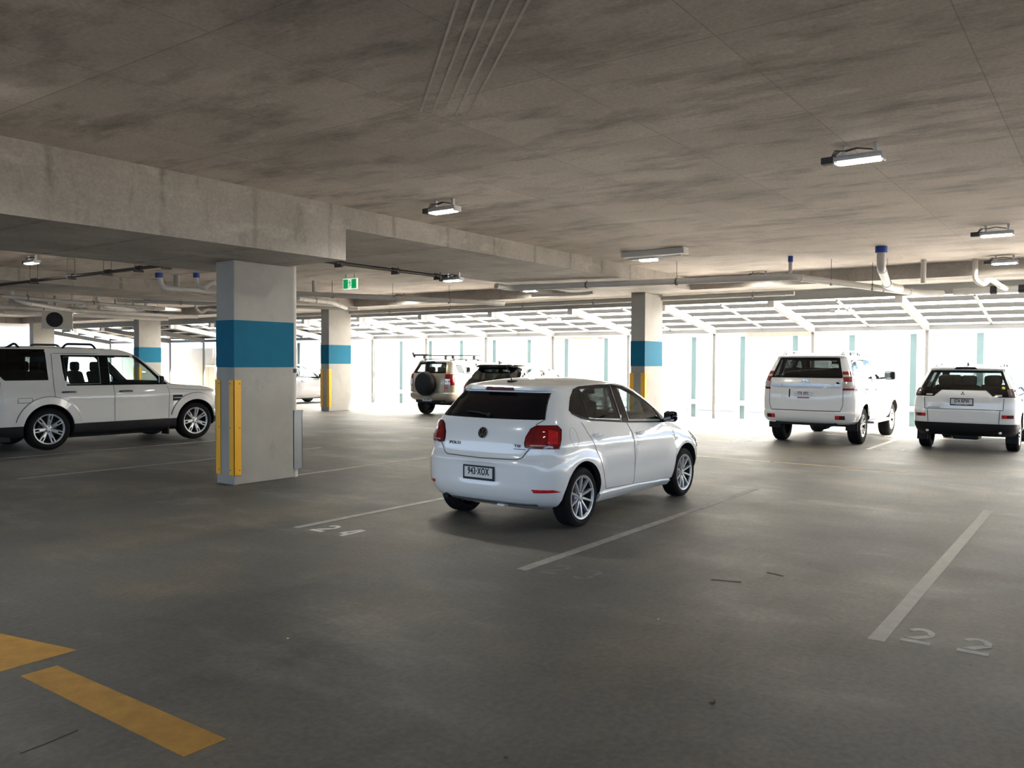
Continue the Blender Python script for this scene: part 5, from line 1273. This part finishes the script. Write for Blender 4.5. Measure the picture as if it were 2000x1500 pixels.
# ---- white SUV with chrome tailgate bar
def chrome_suv():
    rq = [(-0.74, 1.44), (-0.60, 1.755), (-0.10, 1.775), (-0.06, 1.40)]; rd = [(0.0, 1.385), (0.03, 1.775), (0.72, 1.775), (0.72, 1.365)]; fd = [(0.81, 1.36), (0.83, 1.775), (1.18, 1.755), (1.45, 1.60), (1.74, 1.40), (1.74, 1.345)]
    sp = dict(name='suv', loc=(18.45, 5.18, 0), label='white SUV with chrome bar across its tailgate in front of the screens', paint='paint_white', wb=2.76, tyre=0.385, tw=0.26, rim=0.235, arch=0.455, hw=0.945, belt=1.32, crease=1.12, flare=0.03,
        rows=[(0.44, -0.90, 3.35, 0.84, 0.4, 4, 0.5, 3), (0.50, -1.02, 3.50, 0.90, 0.42, 4.2, 0.55, 3), (0.60, -1.07, 3.58, 0.93, 0.45, 4.2, 0.6, 3), (0.69, -1.075, 3.6, 0.94, 0.45, 4.2, 0.6, 3), (0.715, -1.03, 3.6, 0.94, 0.42, 4.4, 0.6, 3), (0.95, -1.03, 3.58, 0.942, 0.42, 4.4, 0.6, 3), (1.10, -1.02, 3.40, 0.935, 0.4, 4.6, 0.6, 3), (1.18, -1.01, 2.9, 0.93, 0.4, 4.6, 0.5, 3.2), (1.25, -1.0, 2.35, 0.92, 0.4, 4.8, 0.42, 3.4), (1.36, -0.97, 2.10, 0.895, 0.38, 5, 0.4, 3.4), (1.55, -0.89, 1.80, 0.835, 0.36, 5, 0.4, 3.4), (1.76, -0.78, 1.45, 0.755, 0.34, 5, 0.4, 3.2), (1.815, -0.75, 1.33, 0.73, 0.34, 5, 0.4, 3.2), (1.83, -0.80, 1.30, 0.72, 0.34, 5, 0.4, 3.2), (1.86, -0.78, 1.2, 0.69, 0.34, 4.6, 0.4, 3.2)],
        roof=(1.925, 0.2, 2.4), side=[(rq, 'glass_tint'), (rd, 'glass_tint'), (fd, 'glass_clear')], pillars=[[(0.72, 1.365), (0.72, 1.78), (0.83, 1.78), (0.81, 1.36)]],
        doors=[('rear_door', [(0.0, 1.36), (0.05, 1.0), (0.30, 0.62), (0.55, 0.50), (0.76, 0.50), (0.76, 1.34)], (0.10, 0.30, 1.15)), ('front_door', [(0.775, 1.34), (0.775, 0.50), (1.95, 0.50), (1.98, 1.0), (1.80, 1.32)], (0.9, 1.1, 1.13))],
        gaps=[[(-0.02, 1.37), (0.04, 1.0), (0.30, 0.61), (0.55, 0.49)], [(0.768, 1.35), (0.768, 0.50)]], mirror=(1.72, 1.36, 'black_plastic'),
        rw=[(-0.72, 1.395), (-0.61, 1.81), (0.61, 1.81), (0.72, 1.395)], rg='glass_privacy', ws=[(-0.78, 1.33), (-0.62, 1.78), (0.62, 1.78), (0.78, 1.33)], tg=[(-0.70, 0.73), (-0.74, 0.85), (-0.74, 1.385), (0.74, 1.385), (0.74, 0.85), (0.70, 0.73)],
        rgaps=[[(-0.745, 1.39), (-0.745, 0.85), (-0.70, 0.722), (0.70, 0.722), (0.745, 0.85), (0.745, 1.39)], [(-0.70, 0.715), (0.70, 0.715)]], floor=0.62, cab=(-0.9, 1.95), seats=(0.75, -0.12, 0.92, 1.60), third=-0.68, dash=1.62, wheel=VEE6)
    root, b, t = car(sp)
    corner_lamp(root, b, 'tail_lamp', [('lamp_red', [(-1.0, 0.75, 1.15), (-0.93, 0.75, 1.53), (-0.75, 0.83, 1.53), (-0.70, 0.90, 1.33), (-0.62, 0.935, 1.15)]), ('lamp_clear', [(-0.96, 0.755, 1.42), (-0.95, 0.755, 1.46), (-0.78, 0.85, 1.46), (-0.77, 0.86, 1.42)]), ('lamp_clear', [(-1.0, 0.755, 1.19), (-0.99, 0.755, 1.32), (-0.82, 0.895, 1.32), (-0.80, 0.92, 1.19)])])
    reflector(root, b, 0.61, 0.79, 0.555, 0.635)
    m = MB(); P = [b.pt('B', -0.70+1.40*k/12, 1.245)[0] for k in range(13)]
    for a, c in zip(P[:-1], P[1:]): m.bar(a-Vector((0.018, 0, 0)), c-Vector((0.018, 0, 0)), 0.035, 0.062)
    m.build('chrome_bar', MT['chrome'], t, smooth=30)
    p, n = b.pt('B', 0.0, 1.305, 0.02); em = MB()
    for ry, rz in ((0.068, 0.046), (0.028, 0.044), (0.066, 0.020)): em.tube([Vector((0, ry*math.cos(6.2832*k/24), rz*math.sin(6.2832*k/24)+(0.012 if rz < 0.03 else 0))) for k in range(24)], 0.007, 6, closed=True)
    em.build('emblem', MT['chrome'], t, p, smooth=40)
    plate(root, b, 0.03, 1.065, '775 XFC', 'alloy_dark', None, 0.372, 0.105, 0.022, None)
    MB().box((-0.004, -0.12, -0.012), (0.004, 0.12, 0.012)).build('dealer_strip', MT['plate_maroon'], t, b.pt('B', 0.03, 0.985, 0.012)[0])
    p, n = b.pt('B', -0.63, 1.295, 0.006); MB().add([(0, 0.06, -0.02), (0, -0.06, -0.02), (0, -0.01, 0.025), (0, 0.02, 0.01)], [(0, 1, 2, 3)]).build('badge', MT['black_plastic'], t, p)
    b.patch('B', [(0.305, 0.99), (0.305, 1.16), (0.33, 1.16), (0.33, 0.99)], 0.008, 0.004, 2, 3).build('plate_recess_edge', MT['black_plastic'], t)
    rails(root, b, -0.55, 0.95, 0.60, 'guard_box', 0.07, 0.02)
    for s_ in (-1, 1):
        MB().rbox((0.50, s_*0.92-0.10, 0.40), (2.15, s_*0.92+0.10, 0.46), 0.02).build('side_step', MT['alloy'], root)
        MB().box((-0.50, s_*0.80-0.12, 0.30), (-0.47, s_*0.80+0.12, 0.46)).build('mud_flap', MT['black_plastic'], root)
    MB().rbox((-0.55, -0.30, 0.30), (-0.15, -0.02, 0.50), 0.05).build('differential', MT['black_plastic'], root)
    MB().box((-0.95, -0.62, 0.42), (0.3, 0.62, 0.52)).build('chassis', MT['black_plastic'], root)
    MB().tube([(-0.9, -0.45, 0.42), (0.5, -0.45, 0.42)], 0.04, 10).build('exhaust_pipe', MT['black_plastic'], root)
chrome_suv()
# ---- white SUV with dark lower bumper
def dark_bumper_suv():
    rq = [(-0.55, 1.30), (-0.42, 1.52), (-0.08, 1.55), (-0.05, 1.22)]; rd = [(0.0, 1.20), (0.03, 1.56), (0.75, 1.57), (0.72, 1.15)]; fd = [(0.82, 1.14), (0.85, 1.56), (1.15, 1.54), (1.5, 1.36), (1.85, 1.13), (1.85, 1.10)]
    sp = dict(name='suv', loc=(18.80, 2.34, 0), label='white SUV with black lower bumper and smoked tail lamps at the right edge', paint='paint_white', wb=2.67, tyre=0.35, tw=0.225, rim=0.225, arch=0.41, hw=0.90, belt=1.10, crease=0.92,
        rows=[(0.31, -0.70, 3.3, 0.80, 0.4, 4, 0.6, 3), (0.40, -0.86, 3.45, 0.86, 0.42, 4, 0.6, 3), (0.50, -0.91, 3.5, 0.885, 0.42, 4.2, 0.6, 3), (0.565, -0.92, 3.52, 0.89, 0.42, 4.2, 0.6, 3), (0.58, -0.93, 3.52, 0.89, 0.42, 4.2, 0.6, 3), (0.80, -0.935, 3.5, 0.895, 0.42, 4.2, 0.6, 3), (0.825, -0.915, 3.48, 0.895, 0.42, 4.4, 0.6, 3), (0.95, -0.91, 3.2, 0.892, 0.42, 4.4, 0.6, 3), (1.03, -0.90, 2.6, 0.885, 0.42, 4.6, 0.6, 3), (1.09, -0.885, 2.3, 0.872, 0.4, 4.6, 0.55, 3), (1.22, -0.82, 2.0, 0.835, 0.4, 4.8, 0.5, 3), (1.40, -0.71, 1.65, 0.76, 0.38, 4.8, 0.5, 3), (1.585, -0.585, 1.3, 0.675, 0.36, 4.8, 0.5, 3), (1.60, -0.62, 1.26, 0.668, 0.36, 4.8, 0.5, 3), (1.635, -0.60, 1.15, 0.64, 0.36, 4.4, 0.5, 3)],
        roof=(1.70, 0.3, 2.2), side=[(rq, 'glass_tint'), (rd, 'glass_tint'), (fd, 'glass_clear')], pillars=[[(0.72, 1.15), (0.75, 1.575), (0.85, 1.57), (0.82, 1.14)]],
        doors=[('rear_door', [(0.0, 1.17), (0.10, 0.9), (0.32, 0.55), (0.50, 0.40), (0.77, 0.40), (0.77, 1.13)], (0.10, 0.30, 1.0)), ('front_door', [(0.785, 1.13), (0.785, 0.40), (1.95, 0.40), (1.98, 0.8), (1.88, 1.08)], (0.9, 1.1, 0.98))],
        gaps=[[(0.0, 1.18), (0.09, 0.9), (0.31, 0.55), (0.50, 0.39)], [(0.778, 1.13), (0.778, 0.40)]], mirror=(1.78, 1.13, 'black_plastic'),
        rw=[(-0.75, 1.215), (-0.61, 1.575), (0.61, 1.575), (0.75, 1.215), (0.36, 1.20), (-0.36, 1.20)], rg='glass_smoke', ws=[(-0.72, 1.10), (-0.56, 1.56), (0.56, 1.56), (0.72, 1.10)], tg=[(-0.66, 0.835), (-0.67, 1.06), (-0.49, 1.065), (-0.35, 1.19), (0.35, 1.19), (0.49, 1.065), (0.67, 1.06), (0.66, 0.835)],
        rgaps=[[(-0.675, 1.05), (-0.665, 0.83), (0.665, 0.83), (0.675, 1.05)], [(-0.615, 0.82), (-0.60, 0.57)], [(0.615, 0.82), (0.60, 0.57)]], black=lambda c: c.z < 0.572, floor=0.50, cab=(-0.75, 1.9), seats=(0.75, -0.02, 0.78, 1.47), dash=1.62, wheel=SLIM10)
    root, b, t = car(sp)
    corner_lamp(root, b, 'tail_lamp', [('gloss_black', [(-0.90, 0.52, 1.07), (-0.86, 0.40, 1.195), (-0.80, 0.74, 1.225), (-0.60, 0.83, 1.225), (-0.55, 0.875, 1.07)]), ('lamp_smoke', [(-0.80, 0.72, 1.08), (-0.79, 0.72, 1.215), (-0.62, 0.83, 1.215), (-0.58, 0.87, 1.08)]), ('lamp_clear', [(-0.88, 0.53, 1.085), (-0.87, 0.53, 1.115), (-0.85, 0.64, 1.115), (-0.86, 0.64, 1.085)])])
    for sgn in (-1, 1):                         # LED dots in the smoked ends
        t_ = R(40 if sgn < 0 else -40); U = lambda x, y: -math.sin(t_)*x+math.cos(t_)*y
        m = MB()
        for i in range(3):
            for j in range(3):
                u = U(-0.75+0.05*i, sgn*(0.745+0.033*i)); p, n = b.pt(('A', 40 if sgn < 0 else -40), u, 1.125+j*0.032, 0.016)
                m.lathe([(0.0, -0.006), (0.008, -0.005), (0.011, 0.0)], 8, 'x', p)
        m.build('led_dots', MT['lamp_clear'], root)
    reflector(root, b, 0.645, 0.83, 0.675, 0.74)
    p, n = b.pt('B', 0.01, 1.125, 0.01); em = MB()
    for a in (90, 210, 330):
        d = Vector((0, math.cos(R(a)), math.sin(R(a)))); q = Vector((0, -d.z, d.y)); em.add([Vector((0, 0, 0)), d*0.022+q*0.013, d*0.046, d*0.022-q*0.013, Vector((0.006, 0, 0))], [(0, 1, 2, 3)])
    em.build('emblem', MT['alloy_dark'], t, p)
    plate(root, b, 0.02, 0.975, '074 RPW', 'plate_ink', 'plate_ink', 0.372, 0.11, 0.014, ('SUNSHINE · STATE', 'plate_white'))
    b.patch('B', [(-0.20, 1.60), (-0.16, 1.645), (0.16, 1.645), (0.20, 1.60)], 0.01, 0.01, 8, 3).build('brake_light', MT['gloss_black'], root)
    rails(root, b, -0.35, 1.0, 0.56, 'guard_box', 0.055, 0.018)
    p, n = b.pt('T', -0.25, 0.0); MB().add([p+Vector((0.06, 0.02, 0)), p+Vector((0.06, -0.02, 0)), p+Vector((-0.08, -0.02, 0)), p+Vector((-0.08, 0.02, 0)), p+Vector((-0.07, 0, 0.07))], [(0, 1, 2, 3), (0, 4, 1), (1, 4, 2), (2, 4, 3), (3, 4, 0)]).build('antenna', MT['alloy_dark'], root)
    p, n = b.pt('B', -0.655, 1.245, 0.008); m = MB(); m.disc((0, 0, 0), 0.03, 14, 'x'); o = m.build('sticker', MT['sticker_yellow'], root, p); o.rotation_euler = tilt_to(n)
    for s_ in (-1, 1):
        MB().box((-0.40, s_*0.78-0.10, 0.18), (-0.37, s_*0.78+0.10, 0.40)).build('mud_flap', MT['black_plastic'], root)
        p, n = b.pt('B', s_*0.62, 0.40, 0.006); MB().lathe([(0.0, -0.01), (0.025, -0.008), (0.03, 0.0)], 12, 'x', p).build('fog_lens', MT['lamp_clear'], root)
    MB().rbox((-0.7, -0.25, 0.24), (-0.2, 0.2, 0.34), 0.03).build('muffler', MT['black_plastic'], root)
    p, n = b.pt('B', 0.50, 0.855, 0.006); o = link('lettering', text_mesh('OUTLANDER', 0.03, MT['alloy_dark'], 1.1, 0), t, p); o.rotation_euler = tilt_to(n)
dark_bumper_suv()
# ---- beige four wheel drive with covered spare wheel
def beige_4wd():
    rq = [(-0.45, 1.35), (-0.33, 1.60), (-0.05, 1.62), (-0.02, 1.33)]; rd = [(0.05, 1.31), (0.08, 1.63), (0.72, 1.64), (0.72, 1.29)]; fd = [(0.82, 1.28), (0.84, 1.64), (1.2, 1.62), (1.5, 1.47), (1.75, 1.30), (1.75, 1.26)]
    sp = dict(name='four_wheel_drive', loc=(20.10, 17.30, 0), label='beige four wheel drive with black covered spare wheel and roof rack', paint='paint_beige', wb=2.64, tyre=0.345, tw=0.225, rim=0.22, arch=0.415, hw=0.90, belt=1.25, crease=1.05, flare=0.03,
        rows=[(0.45, -0.62, 3.2, 0.80, 0.35, 4, 0.5, 3), (0.52, -0.77, 3.35, 0.86, 0.38, 4.2, 0.5, 3), (0.62, -0.82, 3.4, 0.885, 0.38, 4.4, 0.5, 3), (0.71, -0.82, 3.4, 0.89, 0.38, 4.4, 0.5, 3), (0.74, -0.78, 3.4, 0.89, 0.36, 4.6, 0.5, 3), (1.0, -0.78, 3.3, 0.892, 0.36, 4.8, 0.5, 3), (1.10, -0.775, 3.0, 0.888, 0.36, 4.8, 0.5, 3), (1.18, -0.77, 2.3, 0.88, 0.36, 5, 0.45, 3), (1.30, -0.75, 2.05, 0.855, 0.34, 5, 0.42, 3), (1.45, -0.68, 1.8, 0.80, 0.32, 5, 0.42, 3), (1.64, -0.58, 1.48, 0.725, 0.32, 5, 0.42, 3), (1.68, -0.57, 1.4, 0.705, 0.32, 5, 0.42, 3), (1.71, -0.57, 1.3, 0.68, 0.32, 4.4, 0.42, 3)],
        roof=(1.765, 0.3, 2.4), side=[(rq, 'glass_clear'), (rd, 'glass_clear'), (fd, 'glass_clear')], pillars=[],
        doors=[('rear_door', [(0.03, 1.29), (0.10, 0.95), (0.35, 0.62), (0.55, 0.55), (0.77, 0.55), (0.77, 1.27)], (0.12, 0.32, 1.1)), ('front_door', [(0.785, 1.27), (0.785, 0.55), (1.9, 0.55), (1.93, 1.0), (1.8, 1.24)], (0.9, 1.1, 1.08))],
        gaps=[[(0.02, 1.30), (0.09, 0.95), (0.34, 0.61), (0.55, 0.54)], [(0.778, 1.28), (0.778, 0.55)]], mirror=(1.68, 1.28, 'paint_beige'),
        rw=[(-0.66, 1.335), (-0.55, 1.66), (0.55, 1.66), (0.66, 1.335)], rg='glass_tint', ws=[(-0.72, 1.25), (-0.60, 1.63), (0.60, 1.63), (0.72, 1.25)], tg=[(-0.64, 0.76), (-0.66, 1.32), (0.66, 1.32), (0.64, 0.76)],
        rgaps=[[(-0.665, 1.33), (-0.645, 0.755), (0.645, 0.755), (0.665, 1.33)]], floor=0.62, cab=(-0.65, 1.95), seats=(0.75, -0.05, 0.88, 1.53), dash=1.60, wheel=SLIM10)
    root, b, t = car(sp)
    sw = MB().lathe([(0.0, -1.035), (0.30, -1.03), (0.345, -1.01), (0.375, -0.97), (0.38, -0.85), (0.36, -0.80), (0.0, -0.79)], 48, 'x', (0, 0.02, 1.01)).build('spare_wheel_cover', MT['black_plastic'], root, smooth=45)
    corner_lamp(root, b, 'tail_lamp', [('lamp_red', [(-0.77, 0.68, 0.94), (-0.74, 0.68, 1.31), (-0.52, 0.84, 1.31), (-0.55, 0.88, 0.98)]), ('lamp_clear', [(-0.77, 0.69, 0.96), (-0.76, 0.69, 1.16), (-0.67, 0.79, 1.16), (-0.68, 0.80, 0.96)])])
    for z, s in ((1.0, 'gloss_black'), (1.08, 'gloss_black')): b.patch('B', [(-0.80, z), (-0.80, z+0.02), (-0.70, z+0.02), (-0.70, z)], 0.014, 0, 3, 1).build('lamp_bar', MT[s], root)
    b.patch('B', [(-0.76, 0.86), (-0.76, 0.92), (-0.665, 0.92), (-0.665, 0.86)], 0.006, 0.004, 4, 2).build('badge', MT['badge_red'], root)
    plate(root, b, 0.05, 0.51, '251 XHR', 'alloy_dark', None, 0.372, 0.11, 0.03)
    b.patch('B', [(-0.18, 0.44), (-0.20, 0.585), (0.30, 0.585), (0.28, 0.44)], 0.015, 0.01, 6, 3).build('plate_holder', MT['galv'], root)
    b.patch('B', [(-0.10, 1.655), (-0.10, 1.70), (0.22, 1.70), (0.22, 1.655)], 0.03, 0.01, 6, 3).build('brake_light', MT['black_plastic'], root)
    wp = MB(); p0 = b.pt('B', -0.05, 1.36, 0.02)[0]; p1 = b.pt('B', -0.52, 1.38, 0.02)[0]; wp.tube([p0, p1], 0.01, 6); wp.build('wiper', MT['black_plastic'], root)
    rails(root, b, -0.45, 1.15, 0.60, 'black_plastic', 0.045, 0.016)
    rk = MB(); z0 = 1.89
    for y in (-0.62, 0.62): rk.bar((-0.55, y, z0), (1.1, y, z0), 0.03, 0.03)
    for x in (-0.4, 0.0, 0.4, 0.8): rk.bar((x, -0.66, z0), (x, 0.66, z0), 0.05, 0.02)
    for x in (-0.3, 0.75):
        for y in (-0.60, 0.60): rk.bar((x, y, 1.78), (x, y, z0), 0.07, 0.05, upv=(0, 1, 0))
    rk.build('roof_rack', MT['black_plastic'], root)
    aw = MB(); aw.rbox((-0.72, 0.10, 1.87), (-0.55, 0.70, 1.93), 0.02); aw.bar((-0.66, 0.68, 1.83), (-0.66, 0.76, 1.98), 0.06, 0.05, upv=(1, 0, 0)); aw.build('rack_light_bar', MT['dark_box'], root)
    MB().box((-0.7, -0.6, 0.40), (2.4, 0.6, 0.50)).build('chassis', MT['black_plastic'], root)
    MB().tube([(-0.80, -0.55, 0.44), (0.3, -0.55, 0.44)], 0.03, 10).build('exhaust_pipe', MT['alloy_dark'], root)
beige_4wd()
# ---- black SUV half hidden behind the hatchback
def black_suv():
    rq = [(-0.55, 1.24), (-0.35, 1.42), (-0.10, 1.48), (-0.05, 1.20)]; rd = [(0.0, 1.17), (0.03, 1.51), (0.75, 1.53), (0.72, 1.12)]; fd = [(0.82, 1.11), (0.85, 1.53), (1.15, 1.50), (1.5, 1.34), (1.85, 1.10), (1.85, 1.07)]
    sp = dict(name='suv', loc=(18.05, 13.42, 0), label='black SUV with roof spoiler half hidden behind the white hatchback', paint='paint_black', wb=2.70, tyre=0.35, tw=0.225, rim=0.235, arch=0.41, hw=0.92, belt=1.07, crease=0.9,
        rows=[(0.32, -0.66, 3.3, 0.80, 0.45, 3.6, 0.6, 3), (0.42, -0.82, 3.48, 0.87, 0.5, 3.6, 0.7, 3), (0.60, -0.88, 3.55, 0.905, 0.5, 3.6, 0.7, 3), (0.80, -0.88, 3.5, 0.915, 0.5, 3.8, 0.7, 3), (0.95, -0.86, 3.2, 0.912, 0.5, 3.8, 0.7, 3), (1.03, -0.84, 2.6, 0.90, 0.48, 4, 0.6, 3), (1.10, -0.80, 2.3, 0.88, 0.46, 4, 0.55, 3), (1.25, -0.68, 2.02, 0.825, 0.44, 4.2, 0.5, 3), (1.40, -0.53, 1.75, 0.76, 0.42, 4.4, 0.5, 3), (1.54, -0.40, 1.48, 0.69, 0.4, 4.4, 0.5, 3), (1.555, -0.52, 1.44, 0.68, 0.4, 4.4, 0.5, 3), (1.60, -0.54, 1.32, 0.65, 0.4, 4.4, 0.5, 3), (1.625, -0.50, 1.2, 0.62, 0.4, 4, 0.5, 3)],
        roof=(1.69, 0.35, 2.2), side=[(rq, 'glass_tint'), (rd, 'glass_tint'), (fd, 'glass_clear')], pillars=[[(0.72, 1.12), (0.75, 1.535), (0.85, 1.535), (0.82, 1.11)]], doors=[], gaps=[[(0.0, 1.15), (0.1, 0.85), (0.35, 0.5)], [(0.78, 1.1), (0.78, 0.4)]], mirror=(1.78, 1.10, 'paint_black'),
        rw=[(-0.68, 1.14), (-0.56, 1.53), (0.56, 1.53), (0.68, 1.14)], rg='glass_privacy', ws=[(-0.72, 1.08), (-0.58, 1.52), (0.58, 1.52), (0.72, 1.08)], tg=[(-0.66, 0.70), (-0.68, 1.12), (0.68, 1.12), (0.66, 0.70)], rgaps=[[(-0.685, 1.12), (-0.665, 0.695), (0.665, 0.695), (0.685, 1.12)]], floor=0.5, cab=(-0.7, 1.9), seats=(0.75, -0.02, 0.76, 1.42), dash=1.62, wheel=VEE6)
    root, b, t = car(sp)
    corner_lamp(root, b, 'tail_lamp', [('lamp_red', [(-0.86, 0.60, 1.02), (-0.84, 0.62, 1.12), (-0.56, 0.84, 1.16), (-0.45, 0.90, 1.08), (-0.60, 0.89, 1.0)])])
    p, n = b.pt('T', -0.15, 0.0); MB().add([p+Vector((0.08, 0.03, 0)), p+Vector((0.08, -0.03, 0)), p+Vector((-0.08, -0.03, 0)), p+Vector((-0.08, 0.03, 0)), p+Vector((-0.07, 0, 0.07))], [(0, 1, 2, 3), (0, 4, 1), (1, 4, 2), (2, 4, 3), (3, 4, 0)]).build('antenna', MT['alloy_dark'], root)
black_suv()
# ---- silver car glimpsed between near column and far column
def silver_car():
    rd = [(-0.30, 1.24), (-0.05, 1.44), (0.30, 1.50), (0.78, 1.52), (0.75, 1.06), (0.0, 1.12)]; fd = [(0.86, 1.05), (0.88, 1.52), (1.2, 1.48), (1.55, 1.30), (1.92, 1.06), (1.92, 1.01)]
    sp = dict(name='car', loc=(20.15, 26.35, 0), label='silver car glimpsed between the near column and the far blue-banded column', paint='paint_silver', wb=2.65, tyre=0.32, tw=0.215, rim=0.21, arch=0.38, hw=0.90, belt=1.02, crease=0.86,
        rows=[(0.26, -0.6, 3.2, 0.80, 0.5, 3.6, 0.7, 2.8), (0.36, -0.8, 3.38, 0.86, 0.5, 3.6, 0.8, 2.8), (0.55, -0.85, 3.45, 0.89, 0.5, 3.6, 0.8, 2.8), (0.75, -0.84, 3.35, 0.895, 0.5, 3.6, 0.8, 2.8), (0.88, -0.82, 3.0, 0.888, 0.5, 3.6, 0.8, 2.8), (0.98, -0.79, 2.6, 0.875, 0.5, 3.6, 0.6, 2.8), (1.05, -0.76, 2.35, 0.85, 0.5, 3.8, 0.55, 2.8), (1.25, -0.62, 2.05, 0.77, 0.45, 4, 0.5, 2.8), (1.45, -0.40, 1.7, 0.68, 0.42, 4, 0.5, 2.8), (1.53, -0.32, 1.52, 0.64, 0.42, 4, 0.5, 2.8), (1.56, -0.25, 1.4, 0.61, 0.42, 3.6, 0.5, 2.8)],
        roof=(1.63, 0.5, 2.2), side=[(rd, 'glass_clear'), (fd, 'glass_clear')], pillars=[[(0.75, 1.05), (0.78, 1.525), (0.88, 1.525), (0.86, 1.04)]],
        doors=[('rear_door', [(0.05, 1.06), (0.20, 0.75), (0.42, 0.40), (0.80, 0.36), (0.80, 1.03)], (0.15, 0.35, 0.93)), ('front_door', [(0.815, 1.03), (0.815, 0.36), (1.95, 0.36), (1.98, 0.75), (1.90, 1.0)], (0.95, 1.15, 0.91))],
        gaps=[[(0.04, 1.06), (0.19, 0.75), (0.41, 0.40)], [(0.808, 1.03), (0.808, 0.36)], [(1.96, 0.36), (1.99, 0.75), (1.91, 1.0)]], mirror=(1.83, 1.05, 'black_plastic'),
        rw=[(-0.62, 1.08), (-0.50, 1.44), (0.50, 1.44), (0.62, 1.08)], ws=[(-0.68, 1.05), (-0.54, 1.50), (0.54, 1.50), (0.68, 1.05)], tg=[(-0.6, 0.7), (-0.62, 1.05), (0.62, 1.05), (0.6, 0.7)], rgaps=[], floor=0.42, cab=(-0.6, 1.95), seats=(0.8, 0.05, 0.70, 1.36), dash=1.68, wheel=SLIM10)
    root, b, t = car(sp)
    corner_lamp(root, b, 'tail_lamp', [('lamp_red', [(-0.82, 0.60, 0.85), (-0.78, 0.62, 1.02), (-0.5, 0.82, 1.02), (-0.5, 0.87, 0.88)])])
silver_car()
